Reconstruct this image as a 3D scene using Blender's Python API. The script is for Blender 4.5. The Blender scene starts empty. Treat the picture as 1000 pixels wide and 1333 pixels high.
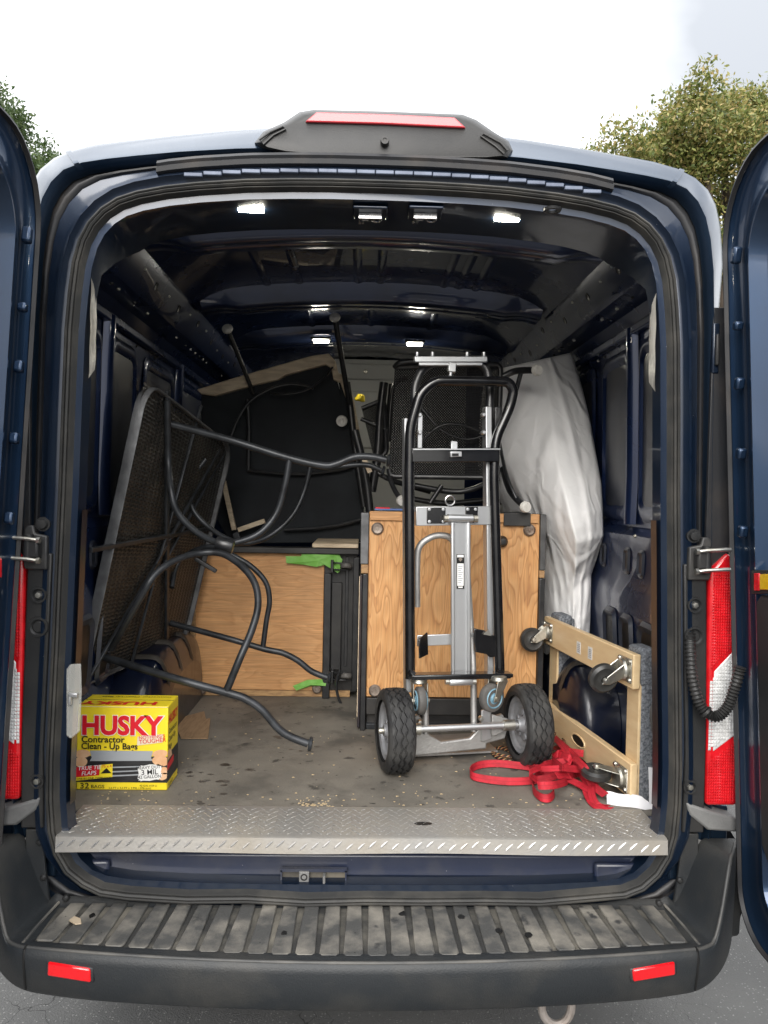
import bpy, bmesh, math, random
import numpy as np
from math import sin, cos, pi, radians, sqrt, atan2
from mathutils import Vector as V3, Matrix

random.seed(7); np.random.seed(7)
scene = bpy.context.scene
COL = scene.collection

# ------------------------------------------------------------------ camera
CAM_H = 1.60
def _cam_axes(yaw=1.6, pitch=1.2, roll=1.1):
    a, b, r = radians(yaw), radians(pitch), radians(roll)
    f = V3((sin(a)*cos(b), cos(a)*cos(b), -sin(b)))
    r0 = V3((cos(a), -sin(a), 0)); u0 = r0.cross(f)
    return f, r0*cos(r)+u0*sin(r), u0*cos(r)-r0*sin(r)
FWD, RGT, UPV = _cam_axes()
cd = bpy.data.cameras.new('camera'); cam = bpy.data.objects.new('camera', cd); COL.objects.link(cam)
cd.sensor_width = 36; cd.lens = 36*1000/1333; cd.clip_start = .05; cd.clip_end = 600
cam.matrix_world = Matrix(((RGT.x, UPV.x, -FWD.x, 0), (RGT.y, UPV.y, -FWD.y, 0), (RGT.z, UPV.z, -FWD.z, CAM_H), (0, 0, 0, 1)))
scene.camera = cam

# ------------------------------------------------------------------ sky, sun, exposure
SUN_EL, SUN_AZ = radians(30), radians(190)      # veiled by cloud, behind the camera and a little to its left
w = bpy.data.worlds.new('World'); scene.world = w; w.use_nodes = True
nt = w.node_tree; N = nt.nodes; L = nt.links; N.clear()
out = N.new('ShaderNodeOutputWorld'); bg = N.new('ShaderNodeBackground'); L.new(bg.outputs[0], out.inputs[0])
sky = N.new('ShaderNodeTexSky'); sky.sky_type = 'NISHITA'; sky.sun_disc = False
sky.sun_elevation = SUN_EL; sky.sun_rotation = SUN_AZ; sky.air_density = 1.0; sky.dust_density = 3.0
tc = N.new('ShaderNodeTexCoord'); sep = N.new('ShaderNodeSeparateXYZ'); L.new(tc.outputs['Generated'], sep.inputs[0])
# overcast: radiance grows from horizon to zenith over the whole dome, broken by soft cloud
mx = N.new('ShaderNodeMath'); mx.operation = 'MAXIMUM'; mx.inputs[1].default_value = 0; L.new(sep.outputs['Z'], mx.inputs[0])
pw = N.new('ShaderNodeMath'); pw.operation = 'POWER'; pw.inputs[1].default_value = 1.8; L.new(mx.outputs[0], pw.inputs[0])
gr = N.new('ShaderNodeMapRange'); gr.inputs['From Max'].default_value = 1; gr.inputs['To Min'].default_value = 11.0; gr.inputs['To Max'].default_value = 24.0
L.new(pw.outputs[0], gr.inputs[0])
mp = N.new('ShaderNodeMapping'); mp.inputs['Scale'].default_value = (1, 1, 2.2); mp.inputs['Location'].default_value = (.28, .1, -.42); L.new(tc.outputs['Generated'], mp.inputs[0])
cn = N.new('ShaderNodeTexNoise'); cn.inputs['Scale'].default_value = 2.1; cn.inputs['Detail'].default_value = 5; cn.inputs['Roughness'].default_value = .42
L.new(mp.outputs[0], cn.inputs['Vector'])
cr = N.new('ShaderNodeValToRGB'); cr.color_ramp.elements[0].position = .31; cr.color_ramp.elements[0].color = (.30, .31, .325, 1)
cr.color_ramp.elements[1].position = .62; cr.color_ramp.elements[1].color = (1, 1, .995, 1); L.new(cn.outputs['Fac'], cr.inputs[0])
mu = N.new('ShaderNodeVectorMath'); mu.operation = 'SCALE'; L.new(cr.outputs[0], mu.inputs[0]); L.new(gr.outputs[0], mu.inputs['Scale'])
mm = N.new('ShaderNodeMix'); mm.data_type = 'RGBA'; mm.inputs[0].default_value = .86
L.new(sky.outputs[0], mm.inputs[6]); L.new(mu.outputs[0], mm.inputs[7]); L.new(mm.outputs[2], bg.inputs[0])
bg.inputs[1].default_value = .10
sl = bpy.data.lights.new('sun', 'SUN'); sl.energy = 1.5; sl.angle = radians(40); sl.color = (1, .97, .93)
so = bpy.data.objects.new('sun', sl); COL.objects.link(so)
sd = V3((sin(SUN_AZ)*cos(SUN_EL), cos(SUN_AZ)*cos(SUN_EL), sin(SUN_EL)))
so.rotation_euler = (-sd).to_track_quat('-Z', 'Y').to_euler(); so.location = sd*30
vs = scene.view_settings; vs.view_transform = 'Standard'; vs.look = 'None'; vs.exposure = 1.0; vs.gamma = 1; vs.use_curve_mapping = False
scene.cycles.max_bounces = 10; scene.cycles.diffuse_bounces = 5; scene.cycles.glossy_bounces = 5; scene.cycles.transparent_max_bounces = 12

# ------------------------------------------------------------------ measuring: where a sight line meets a plane in the place
CP = V3((0, 0, CAM_H))
def ray(px, py): return FWD + RGT*((px-500)/1000) + UPV*((666.5-py)/1000)
def P(px, py, Y): d = ray(px, py); return CP + d*(Y/d.y)
def PX(px, py, X): d = ray(px, py); return CP + d*(X/d.x)
def PZ(px, py, z): d = ray(px, py); return CP + d*((z-CAM_H)/d.z)
def PP(px, py, o, n): d = ray(px, py); o = V3(o); n = V3(n); return CP + d*((o-CP).dot(n)/d.dot(n))

# ------------------------------------------------------------------ mesh building
class MB:
    def __init__(s): s.v = []; s.f = []; s.uv = []; s.mi = []; s.m = 0
    def av(s, p, uv=(0, 0)): s.v.append(tuple(p)); s.uv.append(uv); return len(s.v)-1
    def af(s, *i): s.f.append(tuple(i)); s.mi.append(s.m)
    def box(s, c, size, R=None):
        c = V3(c); h = V3(size)*.5; R = R or Matrix.Identity(3)
        k = [s.av(c + R @ V3((x*h.x, y*h.y, z*h.z))) for x in (-1, 1) for y in (-1, 1) for z in (-1, 1)]
        for q in ((0,1,3,2),(4,6,7,5),(0,4,5,1),(2,3,7,6),(0,2,6,4),(1,5,7,3)): s.af(*[k[i] for i in q])
        return s
    def bx(s, x0, x1, y0, y1, z0, z1): return s.box(((x0+x1)/2, (y0+y1)/2, (z0+z1)/2), (abs(x1-x0), abs(y1-y0), abs(z1-z0)))
    def beam(s, p, q, w, h, up=(0, 0, 1)):
        p = V3(p); q = V3(q); d = (q-p); l = d.length; d.normalize(); up = V3(up)
        a = d.cross(up)
        if a.length < 1e-4: a = d.cross(V3((1, 0, 0)))
        a.normalize(); b = a.cross(d)
        R = Matrix((a, d, b)).transposed()
        return s.box((p+q)/2, (w, l, h), R)
    def tube(s, path, r, n=10, closed=False, caps=True):
        pts = [V3(p) for p in path]; m = len(pts); rr = r if hasattr(r, '__len__') else [r]*m
        T = []
        for i in range(m):
            a = pts[(i-1) % m] if (closed or i) else pts[0]; b = pts[(i+1) % m] if (closed or i < m-1) else pts[-1]
            t = b-a; T.append(t.normalized() if t.length > 1e-9 else V3((0, 0, 1)))
        nrm = T[0].orthogonal().normalized(); rings = []; L_ = 0
        for i in range(m):
            if i: L_ += (pts[i]-pts[i-1]).length
            nrm = (nrm - T[i]*nrm.dot(T[i]))
            nrm = nrm.normalized() if nrm.length > 1e-6 else T[i].orthogonal().normalized()
            bn = T[i].cross(nrm)
            rings.append([s.av(pts[i] + (nrm*cos(2*pi*k/n) + bn*sin(2*pi*k/n))*rr[i], (L_, k/n)) for k in range(n)])
        for i in range(m-1 + (1 if closed else 0)):
            A = rings[i]; B = rings[(i+1) % m]
            for k in range(n): s.af(A[k], A[(k+1) % n], B[(k+1) % n], B[k])
        if caps and not closed: s.af(*rings[0][::-1]); s.af(*rings[-1])
        return s
    def lathe(s, prof, c, axis, n=24, closed=False):
        c = V3(c); ax = V3(axis).normalized(); a = ax.orthogonal().normalized(); b = ax.cross(a); rings = []
        for (r, h) in prof:
            if r < 1e-6: rings.append([s.av(c+ax*h)])
            else: rings.append([s.av(c + ax*h + (a*cos(2*pi*k/n)+b*sin(2*pi*k/n))*r) for k in range(n)])
        m = len(rings)
        for i in range(m if closed else m-1):
            A, B = rings[i], rings[(i+1) % m]
            for k in range(n):
                k2 = (k+1) % n
                if len(A) == 1 and len(B) == 1: continue
                if len(A) == 1: s.af(A[0], B[k2], B[k])
                elif len(B) == 1: s.af(A[k], A[k2], B[0])
                else: s.af(A[k], A[k2], B[k2], B[k])
        return s
    def prism(s, poly, thick):
        poly = [V3(p) for p in poly]; t = V3(thick); n = len(poly)
        A = [s.av(p) for p in poly]; B = [s.av(p+t) for p in poly]
        s.af(*A[::-1]); s.af(*B)
        for i in range(n): j = (i+1) % n; s.af(A[i], A[j], B[j], B[i])
        return s
    def grid(s, fn, nu, nv, uvscale=(1, 1)):
        k = [[s.av(fn(i/nu, j/nv), (i/nu*uvscale[0], j/nv*uvscale[1])) for j in range(nv+1)] for i in range(nu+1)]
        for i in range(nu):
            for j in range(nv): s.af(k[i][j], k[i+1][j], k[i+1][j+1], k[i][j+1])
        return s
    def loft(s, rings, closed=True, cap0=False, cap1=False):
        K = [[s.av(p) for p in r] for r in rings]; n = len(K[0])
        for a, b in zip(K, K[1:]):
            for i in range(n if closed else n-1): j = (i+1) % n; s.af(a[i], a[j], b[j], b[i])
        if cap0: s.af(*K[0][::-1])
        if cap1: s.af(*K[-1])
        return s
    def ribbon(s, path, wv, th=.0022):
        """flat webbing: wv = width vector, or one per point"""
        pts = [V3(p) for p in path]; m = len(pts); W = [V3(x) for x in wv] if hasattr(wv[0], '__len__') else [V3(wv)]*m
        rows = []; l = 0
        for i in range(m):
            if i: l += (pts[i]-pts[i-1]).length
            t = (pts[min(i+1, m-1)]-pts[max(i-1, 0)]).normalized(); w_ = W[i]; nn = t.cross(w_)
            nn = nn.normalized()*th/2 if nn.length > 1e-6 else V3((0, 0, th/2)); wl = w_.length
            rows.append([s.av(pts[i]-w_/2-nn, (l, 0)), s.av(pts[i]+w_/2-nn, (l, wl)), s.av(pts[i]+w_/2+nn, (l, wl)), s.av(pts[i]-w_/2+nn, (l, 0))])
        for a, b in zip(rows, rows[1:]):
            for i in range(4): j = (i+1) % 4; s.af(a[i], a[j], b[j], b[i])
        s.af(*rows[0][::-1]); s.af(*rows[-1]); return s

def cat(pts, k=6, closed=False):
    """smooth curve through points"""
    p = [V3(x) for x in pts]; n = len(p); o = []
    g = (lambda i: p[i % n]) if closed else (lambda i: p[min(max(i, 0), n-1)])
    for i in range(n if closed else n-1):
        a, b, c, d = g(i-1), g(i), g(i+1), g(i+2)
        for j in range(k):
            t = j/k
            o.append(.5*((2*b)+(c-a)*t+(2*a-5*b+4*c-d)*t*t+(3*b-a-3*c+d)*t**3))
    if not closed: o.append(p[-1])
    return o
def bend(pts, r=.05, k=5):
    """polyline with rounded corners, as bent tube is"""
    p = [V3(x) for x in pts]; o = [p[0]]
    for a, b, c in zip(p, p[1:], p[2:]):
        d1 = (a-b); d2 = (c-b); q = min(r, d1.length*.45, d2.length*.45); A = b+d1.normalized()*q; C = b+d2.normalized()*q
        for j in range(k+1): t = j/k; o.append(A*(1-t)**2+b*2*t*(1-t)+C*t*t)
    o.append(p[-1]); return o

def obj(name, mb, mats, parent=None, smooth=True, angle=35, bevel=0, seg=2, uv=False):
    base = V3(parent['_base']) if parent is not None and '_base' in parent else V3((0, 0, 0))
    me = bpy.data.meshes.new(name)
    me.from_pydata([tuple(V3(p)-base) for p in mb.v], [], mb.f); me.update()
    mats = mats if isinstance(mats, (list, tuple)) else [mats]
    for m in mats: me.materials.append(m)
    if len(mats) > 1: me.polygons.foreach_set('material_index', mb.mi)
    if uv:
        ul = me.uv_layers.new(name='UVMap'); li = np.empty(len(me.loops), 'i'); me.loops.foreach_get('vertex_index', li)
        ul.data.foreach_set('uv', np.array(mb.uv, 'f')[li].ravel())
    bm = bmesh.new(); bm.from_mesh(me); bmesh.ops.recalc_face_normals(bm, faces=bm.faces); bm.to_mesh(me); bm.free()
    if smooth:
        me.polygons.foreach_set('use_smooth', [True]*len(me.polygons)); me.set_sharp_from_angle(angle=radians(angle))
    o = bpy.data.objects.new(name, me); COL.objects.link(o)
    if parent is not None: o.parent = parent; o['_base'] = tuple(base)
    else: o['_base'] = (0, 0, 0)
    if bevel:
        b = o.modifiers.new('bevel', 'BEVEL'); b.width = bevel; b.segments = seg; b.limit_method = 'ANGLE'; b.angle_limit = radians(40); b.harden_normals = False
    return o
def tag(o, label=None, cat=None, group=None, kind=None):
    for k, v in (('label', label), ('category', cat), ('group', group), ('kind', kind)):
        if v: o[k] = v
    return o
def thing(name, label, cat, loc, group=None):
    o = bpy.data.objects.new(name, None); COL.objects.link(o); o.location = loc; o.empty_display_size = .1; o['_base'] = tuple(loc)
    return tag(o, label, cat, group)
def text_mesh(mb, s, origin, right, up, size, bold=0.0, lift=.0006, align='LEFT', shear=0, stretch=1.0):
    """letters as flat print lying on a face"""
    cu = bpy.data.curves.new('t', 'FONT'); cu.body = s; cu.size = 1; cu.offset = bold; cu.align_x = align; cu.shear = shear; cu.resolution_u = 3
    o = bpy.data.objects.new('t', cu); COL.objects.link(o)
    dg = bpy.context.evaluated_depsgraph_get(); me = bpy.data.meshes.new_from_object(o.evaluated_get(dg))
    r = V3(right).normalized(); u = V3(up).normalized(); n = r.cross(u); O = V3(origin)
    b = len(mb.v)
    for v in me.vertices: mb.av(O + r*v.co.x*size*stretch + u*v.co.y*size + n*lift)
    for p in me.polygons: mb.af(*[b+i for i in p.vertices])
    bpy.data.objects.remove(o); bpy.data.curves.remove(cu); bpy.data.meshes.remove(me)

# ------------------------------------------------------------------ materials
def M(name, c, rough=.5, metal=0, c2=None, ns=6, nd=5, thr=(.4, .65), stretch=(1, 1, 1), bump=0, bs=80, coat=0, coatr=.05,
      speck=None, spec=.5, rvar=0, alpha=1, emit=0, stains=None, trans=0, ior=1.5, scratch=None):
    m = bpy.data.materials.new(name); m.use_nodes = True; t = m.node_tree; n = t.nodes; l = t.links
    b = n['Principled BSDF']; col = lambda x: (x[0], x[1], x[2], 1)
    b.inputs['Base Color'].default_value = col(c); b.inputs['Roughness'].default_value = rough; b.inputs['Metallic'].default_value = metal
    b.inputs['Coat Weight'].default_value = coat; b.inputs['Coat Roughness'].default_value = coatr; b.inputs['Specular IOR Level'].default_value = spec
    b.inputs['Alpha'].default_value = alpha; b.inputs['Transmission Weight'].default_value = trans; b.inputs['IOR'].default_value = ior
    if emit: b.inputs['Emission Color'].default_value = col(c); b.inputs['Emission Strength'].default_value = emit
    co = n.new('ShaderNodeTexCoord'); mp = n.new('ShaderNodeMapping'); mp.inputs['Scale'].default_value = stretch; l.new(co.outputs['Object'], mp.inputs[0])
    vec = mp.outputs[0]; last = None
    def noise(sc, d=5, v=vec, r=.55):
        k = n.new('ShaderNodeTexNoise'); k.inputs['Scale'].default_value = sc; k.inputs['Detail'].default_value = d; k.inputs['Roughness'].default_value = r; l.new(v, k.inputs['Vector']); return k.outputs['Fac']
    def rng(src, a, b_, lo=0, hi=1):
        k = n.new('ShaderNodeMapRange'); k.inputs[1].default_value = a; k.inputs[2].default_value = b_; k.inputs[3].default_value = lo; k.inputs[4].default_value = hi; l.new(src, k.inputs[0]); return k.outputs[0]
    def mix(f, a, bcol):
        k = n.new('ShaderNodeMix'); k.data_type = 'RGBA'; l.new(f, k.inputs[0])
        if isinstance(a, tuple): k.inputs[6].default_value = col(a)
        else: l.new(a, k.inputs[6])
        k.inputs[7].default_value = col(bcol); return k.outputs[2]
    cur = c
    if c2:
        f = rng(noise(ns, nd), thr[0], thr[1]); cur = mix(f, cur, c2); last = f
        if rvar:
            l.new(rng(f, 0, 1, rough, min(1, rough+rvar)), b.inputs['Roughness'])
            if coat: l.new(rng(f, 0, 1, coatr, min(1, coatr+rvar)), b.inputs['Coat Roughness'])
    if stains:
        for (sc, a, b_, colr) in stains: cur = mix(rng(noise(sc, 4, co.outputs['Object'], .6), a, b_), cur, colr)
    if speck:
        sc, rad, keep, colr = speck
        vo = n.new('ShaderNodeTexVoronoi'); vo.inputs['Scale'].default_value = sc; l.new(co.outputs['Object'], vo.inputs['Vector'])
        lt = rng(vo.outputs['Distance'], rad, rad*.6); sp = n.new('ShaderNodeSeparateColor'); l.new(vo.outputs['Color'], sp.inputs[0])
        gt = n.new('ShaderNodeMath'); gt.operation = 'GREATER_THAN'; gt.inputs[1].default_value = 1-keep; l.new(sp.outputs[0], gt.inputs[0])
        ml = n.new('ShaderNodeMath'); ml.operation = 'MULTIPLY'; l.new(lt, ml.inputs[0]); l.new(gt.outputs[0], ml.inputs[1]); cur = mix(ml.outputs[0], cur, colr)
    if not isinstance(cur, tuple): l.new(cur, b.inputs['Base Color'])
    if bump:
        bp = n.new('ShaderNodeBump'); bp.inputs['Strength'].default_value = bump; bp.inputs['Distance'].default_value = .004
        l.new(noise(bs, 4), bp.inputs['Height']); l.new(bp.outputs[0], b.inputs['Normal'])
        if coat: l.new(bp.outputs[0], b.inputs['Coat Normal'])
    return m

def plywood(name, light, dark, line, vert=True, scale=1.0, lines=13):
    """rotary-cut veneer: contour bands drawn out along the grain"""
    m = bpy.data.materials.new(name); m.use_nodes = True; t = m.node_tree; n = t.nodes; l = t.links; b = n['Principled BSDF']
    b.inputs['Roughness'].default_value = .55
    co = n.new('ShaderNodeTexCoord'); mp = n.new('ShaderNodeMapping'); l.new(co.outputs['Object'], mp.inputs[0])
    mp.inputs['Scale'].default_value = (5.2*scale, 3, 1.15*scale) if vert else (1.6*scale, 3, 9*scale)
    a = n.new('ShaderNodeTexNoise'); a.inputs['Scale'].default_value = 1.0; a.inputs['Detail'].default_value = 2.2; a.inputs['Roughness'].default_value = .42; a.inputs['Distortion'].default_value = .5; l.new(mp.outputs[0], a.inputs['Vector'])
    mu = n.new('ShaderNodeMath'); mu.operation = 'MULTIPLY'; mu.inputs[1].default_value = lines; l.new(a.outputs['Fac'], mu.inputs[0])
    fr = n.new('ShaderNodeMath'); fr.operation = 'FRACT'; l.new(mu.outputs[0], fr.inputs[0])
    r = n.new('ShaderNodeValToRGB'); e = r.color_ramp.elements
    e[0].position = 0; e[0].color = (*light, 1); e[1].position = 1; e[1].color = (*light, 1)
    for p, c in ((.62, dark), (.82, line), (.89, dark)): k = e.new(p); k.color = (*c, 1)
    l.new(fr.outputs[0], r.inputs[0])
    m2 = n.new('ShaderNodeMapping'); l.new(co.outputs['Object'], m2.inputs[0]); m2.inputs['Scale'].default_value = (260, 120, 9) if vert else (9, 120, 260)
    f = n.new('ShaderNodeTexNoise'); f.inputs['Scale'].default_value = 1; f.inputs['Detail'].default_value = 3; l.new(m2.outputs[0], f.inputs['Vector'])
    r2 = n.new('ShaderNodeMapRange'); r2.inputs[1].default_value = .3; r2.inputs[2].default_value = .7; r2.inputs[3].default_value = .78; r2.inputs[4].default_value = 1.08; l.new(f.outputs['Fac'], r2.inputs[0])
    s = n.new('ShaderNodeVectorMath'); s.operation = 'SCALE'; l.new(r.outputs[0], s.inputs[0]); l.new(r2.outputs[0], s.inputs['Scale'])
    g = n.new('ShaderNodeTexNoise'); g.inputs['Scale'].default_value = 5; g.inputs['Detail'].default_value = 5; l.new(co.outputs['Object'], g.inputs['Vector'])
    r3 = n.new('ShaderNodeMapRange'); r3.inputs[1].default_value = .35; r3.inputs[2].default_value = .75; r3.inputs[3].default_value = 1.06; r3.inputs[4].default_value = .78; l.new(g.outputs['Fac'], r3.inputs[0])
    s2 = n.new('ShaderNodeVectorMath'); s2.operation = 'SCALE'; l.new(s.outputs[0], s2.inputs[0]); l.new(r3.outputs[0], s2.inputs['Scale'])
    l.new(s2.outputs[0], b.inputs['Base Color'])
    bp = n.new('ShaderNodeBump'); bp.inputs['Strength'].default_value = .15; bp.inputs['Distance'].default_value = .002; l.new(f.outputs['Fac'], bp.inputs['Height']); l.new(bp.outputs[0], b.inputs['Normal'])
    return m

def mesh_mat(name, c, c2, ku, kv, hole=.35, rough=.45, metal=.3):
    """perforated sheet: staggered diamond holes in UV metres"""
    m = bpy.data.materials.new(name); m.use_nodes = True; t = m.node_tree; n = t.nodes; l = t.links; b = n['Principled BSDF']; o = n['Material Output']
    b.inputs['Roughness'].default_value = rough; b.inputs['Metallic'].default_value = metal
    uv = n.new('ShaderNodeUVMap'); sp = n.new('ShaderNodeSeparateXYZ'); l.new(uv.outputs[0], sp.inputs[0])
    def mth(op, a, b_): 
        k = n.new('ShaderNodeMath'); k.operation = op
        for i, x in enumerate((a, b_)):
            if x is None: continue
            if isinstance(x, (int, float)): k.inputs[i].default_value = x
            else: l.new(x, k.inputs[i])
        return k.outputs[0]
    U = mth('MULTIPLY', sp.outputs[0], 2*pi/ku); W = mth('MULTIPLY', sp.outputs[1], 2*pi/kv)
    p = mth('MULTIPLY', mth('COSINE', mth('MULTIPLY', mth('ADD', U, W), .5), None), mth('COSINE', mth('MULTIPLY', mth('SUBTRACT', U, W), .5), None))
    h = mth('GREATER_THAN', mth('ABSOLUTE', p, None), 1-hole)
    tr = n.new('ShaderNodeBsdfTransparent'); mx = n.new('ShaderNodeMixShader'); l.new(h, mx.inputs[0]); l.new(b.outputs[0], mx.inputs[1]); l.new(tr.outputs[0], mx.inputs[2]); l.new(mx.outputs[0], o.inputs[0])
    co = n.new('ShaderNodeTexCoord'); g = n.new('ShaderNodeTexNoise'); g.inputs['Scale'].default_value = 9; g.inputs['Detail'].default_value = 6; l.new(co.outputs['Object'], g.inputs['Vector'])
    r = n.new('ShaderNodeValToRGB'); r.color_ramp.elements[0].position = .4; r.color_ramp.elements[0].color = (*c, 1); r.color_ramp.elements[1].position = .7; r.color_ramp.elements[1].color = (*c2, 1)
    l.new(g.outputs['Fac'], r.inputs[0]); l.new(r.outputs[0], b.inputs['Base Color'])
    bp = n.new('ShaderNodeBump'); bp.inputs['Strength'].default_value = .6; bp.inputs['Distance'].default_value = .003; l.new(p, bp.inputs['Height']); l.new(bp.outputs[0], b.inputs['Normal'])
    return m

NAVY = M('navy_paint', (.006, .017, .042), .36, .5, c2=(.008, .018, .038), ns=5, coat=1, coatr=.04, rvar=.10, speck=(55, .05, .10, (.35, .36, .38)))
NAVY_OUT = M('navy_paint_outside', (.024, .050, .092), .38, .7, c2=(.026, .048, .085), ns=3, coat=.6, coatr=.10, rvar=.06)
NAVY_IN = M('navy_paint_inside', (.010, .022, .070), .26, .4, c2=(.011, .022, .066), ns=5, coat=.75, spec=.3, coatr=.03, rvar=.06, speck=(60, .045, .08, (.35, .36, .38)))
BOW_LIT = M('roof_bow_lit_navy', (.020, .034, .090), .32, .45, c2=(.016, .026, .065), ns=6, coat=1, coatr=.05)  # the van's navy made lighter, light on the bows put into the colour
NAVY_DOOR_LIT = M('navy_door_lit', (.018, .048, .108), .36, .75, c2=(.022, .048, .10), ns=3, coat=1, coatr=.04, rvar=.08, speck=(60, .04, .08, (.4, .42, .45)))  # the van's navy with the doors' brighter reflections put into its colour
WHEELP = M('wheelhouse_paint', (.0035, .007, .022), .32, .1, c2=(.022, .020, .019), ns=8, thr=(.5, .8), coat=.5, coatr=.08, rvar=.2)
NAVY_DUST = M('navy_paint_dusty', (.011, .018, .045), .5, 0, c2=(.05, .05, .055), ns=7, thr=(.45, .85), coat=.7, coatr=.15, rvar=.25, speck=(60, .07, .25, (.4, .4, .4)))
MAROON = M('brown_primer_paint', (.028, .014, .012), .4, 0, c2=(.015, .013, .02), ns=7, coat=.5, coatr=.2, speck=(70, .05, .15, (.4, .38, .35)))
RUBBER = M('seal_rubber', (.035, .035, .034), .6, 0, c2=(.085, .08, .07), ns=9, thr=(.45, .75), bump=.2, bs=40)
GUTTER = M('gutter_black', (.014, .015, .018), .55, 0, c2=(.055, .045, .038), ns=7, thr=(.5, .8), coat=.25, coatr=.3)
BUMPER = M('bumper_plastic', (.020, .023, .026), .50, 0, c2=(.058, .055, .049), ns=5, thr=(.45, .8), bump=.25, bs=260)
BUMPER_DIRT = M('bumper_plastic_dusty', (.075, .075, .073), .56, 0, c2=(.27, .25, .215), ns=9, nd=8, thr=(.43, .68), bump=.3, bs=200, speck=(45, .10, .12, (.012, .011, .010)), stains=((13, .62, .70, (.05, .05, .05)),))
GROOVE = M('bumper_groove', (.036, .036, .035), .6, 0, c2=(.19, .175, .145), ns=7, nd=8, thr=(.45, .72), bump=.3, bs=200)
LIPM = M('bumper_lip', (.050, .051, .051), .5, 0, c2=(.11, .105, .095), ns=8, thr=(.4, .7))
BLACKPL = M('black_plastic', (.016, .017, .018), .45, 0, c2=(.035, .034, .033), ns=5, bump=.15, bs=300)
DOORTRIM = M('door_trim_plastic', (.010, .011, .013), .6, 0, c2=(.025, .025, .026), ns=4, bump=.2, bs=300)
FLOORM = M('worn_floor', (.150, .137, .117), .72, 0, c2=(.245, .225, .19), ns=3.5, nd=8, thr=(.35, .7), bump=.3, bs=150, spec=.3, stains=((6, .54, .70, (.115, .106, .092)), (17, .62, .70, (.075, .070, .062)), (30, .67, .71, (.035, .033, .030)), (2.2, .60, .68, (.10, .095, .086))), speck=(48, .11, .10, (.46, .38, .26)))
ALU_D = M('diamond_plate_dusty', (.50, .49, .47), .42, .72, c2=(.42, .385, .33), ns=5, thr=(.38, .68), rvar=.25, bump=.15, bs=120, stains=((7, .62, .8, (.34, .31, .26)),))
ALU_BAR = M('worn_bright_aluminium', (.82, .81, .79), .32, .8, c2=(.62, .59, .54), ns=14, thr=(.45, .7), rvar=.2)
ALU = M('brushed_aluminium', (.66, .67, .68), .36, .88, c2=(.52, .53, .54), ns=9, rvar=.15, stretch=(1, 1, .2))
CAST = M('cast_aluminium', (.50, .50, .49), .5, .8, c2=(.32, .31, .30), ns=12, thr=(.4, .75), rvar=.2, bump=.3, bs=120)
ZINC = M('zinc_steel', (.62, .61, .56), .32, .95, c2=(.42, .40, .34), ns=30, rvar=.2)
STEEL = M('chrome', (.75, .75, .76), .15, 1, c2=(.5, .5, .5), ns=30, rvar=.2)
BLKTUBE = M('black_powder_coat', (.014, .015, .017), .34, 0, c2=(.030, .030, .031), ns=20, coat=.3, coatr=.2, speck=(90, .06, .06, (.3, .3, .3)))
GLOSSBLK = M('gloss_black_enamel', (.006, .006, .007), .2, 0, c2=(.012, .012, .013), ns=14, coat=.6, coatr=.08, speck=(110, .06, .05, (.3, .3, .3)))
GREYTUBE = M('dark_grey_tube', (.046, .050, .056), .38, .35, c2=(.022, .024, .027), ns=16, speck=(120, .06, .05, (.3, .3, .3)))
TABLEEDGE = M('weathered_grey_rim', (.17, .173, .178), .42, .4, c2=(.085, .087, .09), ns=14, rvar=.15)
TABMESH = mesh_mat('expanded_metal_top', (.038, .037, .035), (.080, .072, .061), .030, .013, hole=.20)
CHMESH = mesh_mat('chair_mesh', (.007, .007, .008), (.013, .013, .013), .012, .012, hole=.17, metal=.1)
NETTING = M('black_netting', (.008, .010, .013), .65, 0, c2=(.014, .018, .022), ns=6, bump=.4, bs=350, spec=.35)
PLYV = plywood('fir_plywood', (.72, .40, .17), (.63, .32, .12), (.49, .23, .088), True, 2.7, 11)
PLYH = plywood('oak_plywood', (.68, .365, .155), (.63, .325, .130), (.58, .29, .113), False, 1.7, 9)
RAWWOOD = M('raw_plywood_edge', (.50, .31, .14), .7, 0, c2=(.28, .16, .08), ns=20, stretch=(1, 1, 4), bump=.3, bs=60)
MAPLE = M('pale_maple', (.80, .61, .36), .45, 0, c2=(.71, .505, .275), ns=3.5, nd=6, stretch=(14, 1.2, 14), thr=(.35, .7), coat=.15, coatr=.3)
OLDWOOD = M('aged_pale_wood', (.74, .61, .44), .7, 0, c2=(.52, .41, .28), ns=10, nd=6, stretch=(1, 1, 5), bump=.3, bs=60)
BLKWOOD = M('black_painted_wood', (.018, .018, .019), .45, 0, c2=(.036, .034, .032), ns=9, speck=(80, .07, .1, (.28, .22, .15)))
CARPET = M('grey_carpet', (.10, .11, .125), .95, 0, c2=(.26, .275, .30), ns=150, nd=3, thr=(.35, .62), bump=1, bs=220, spec=.1)
WHITE = M('white_sheet', (.89, .885, .88), .7, 0, c2=(.85, .845, .835), ns=3, spec=.25)
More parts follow.
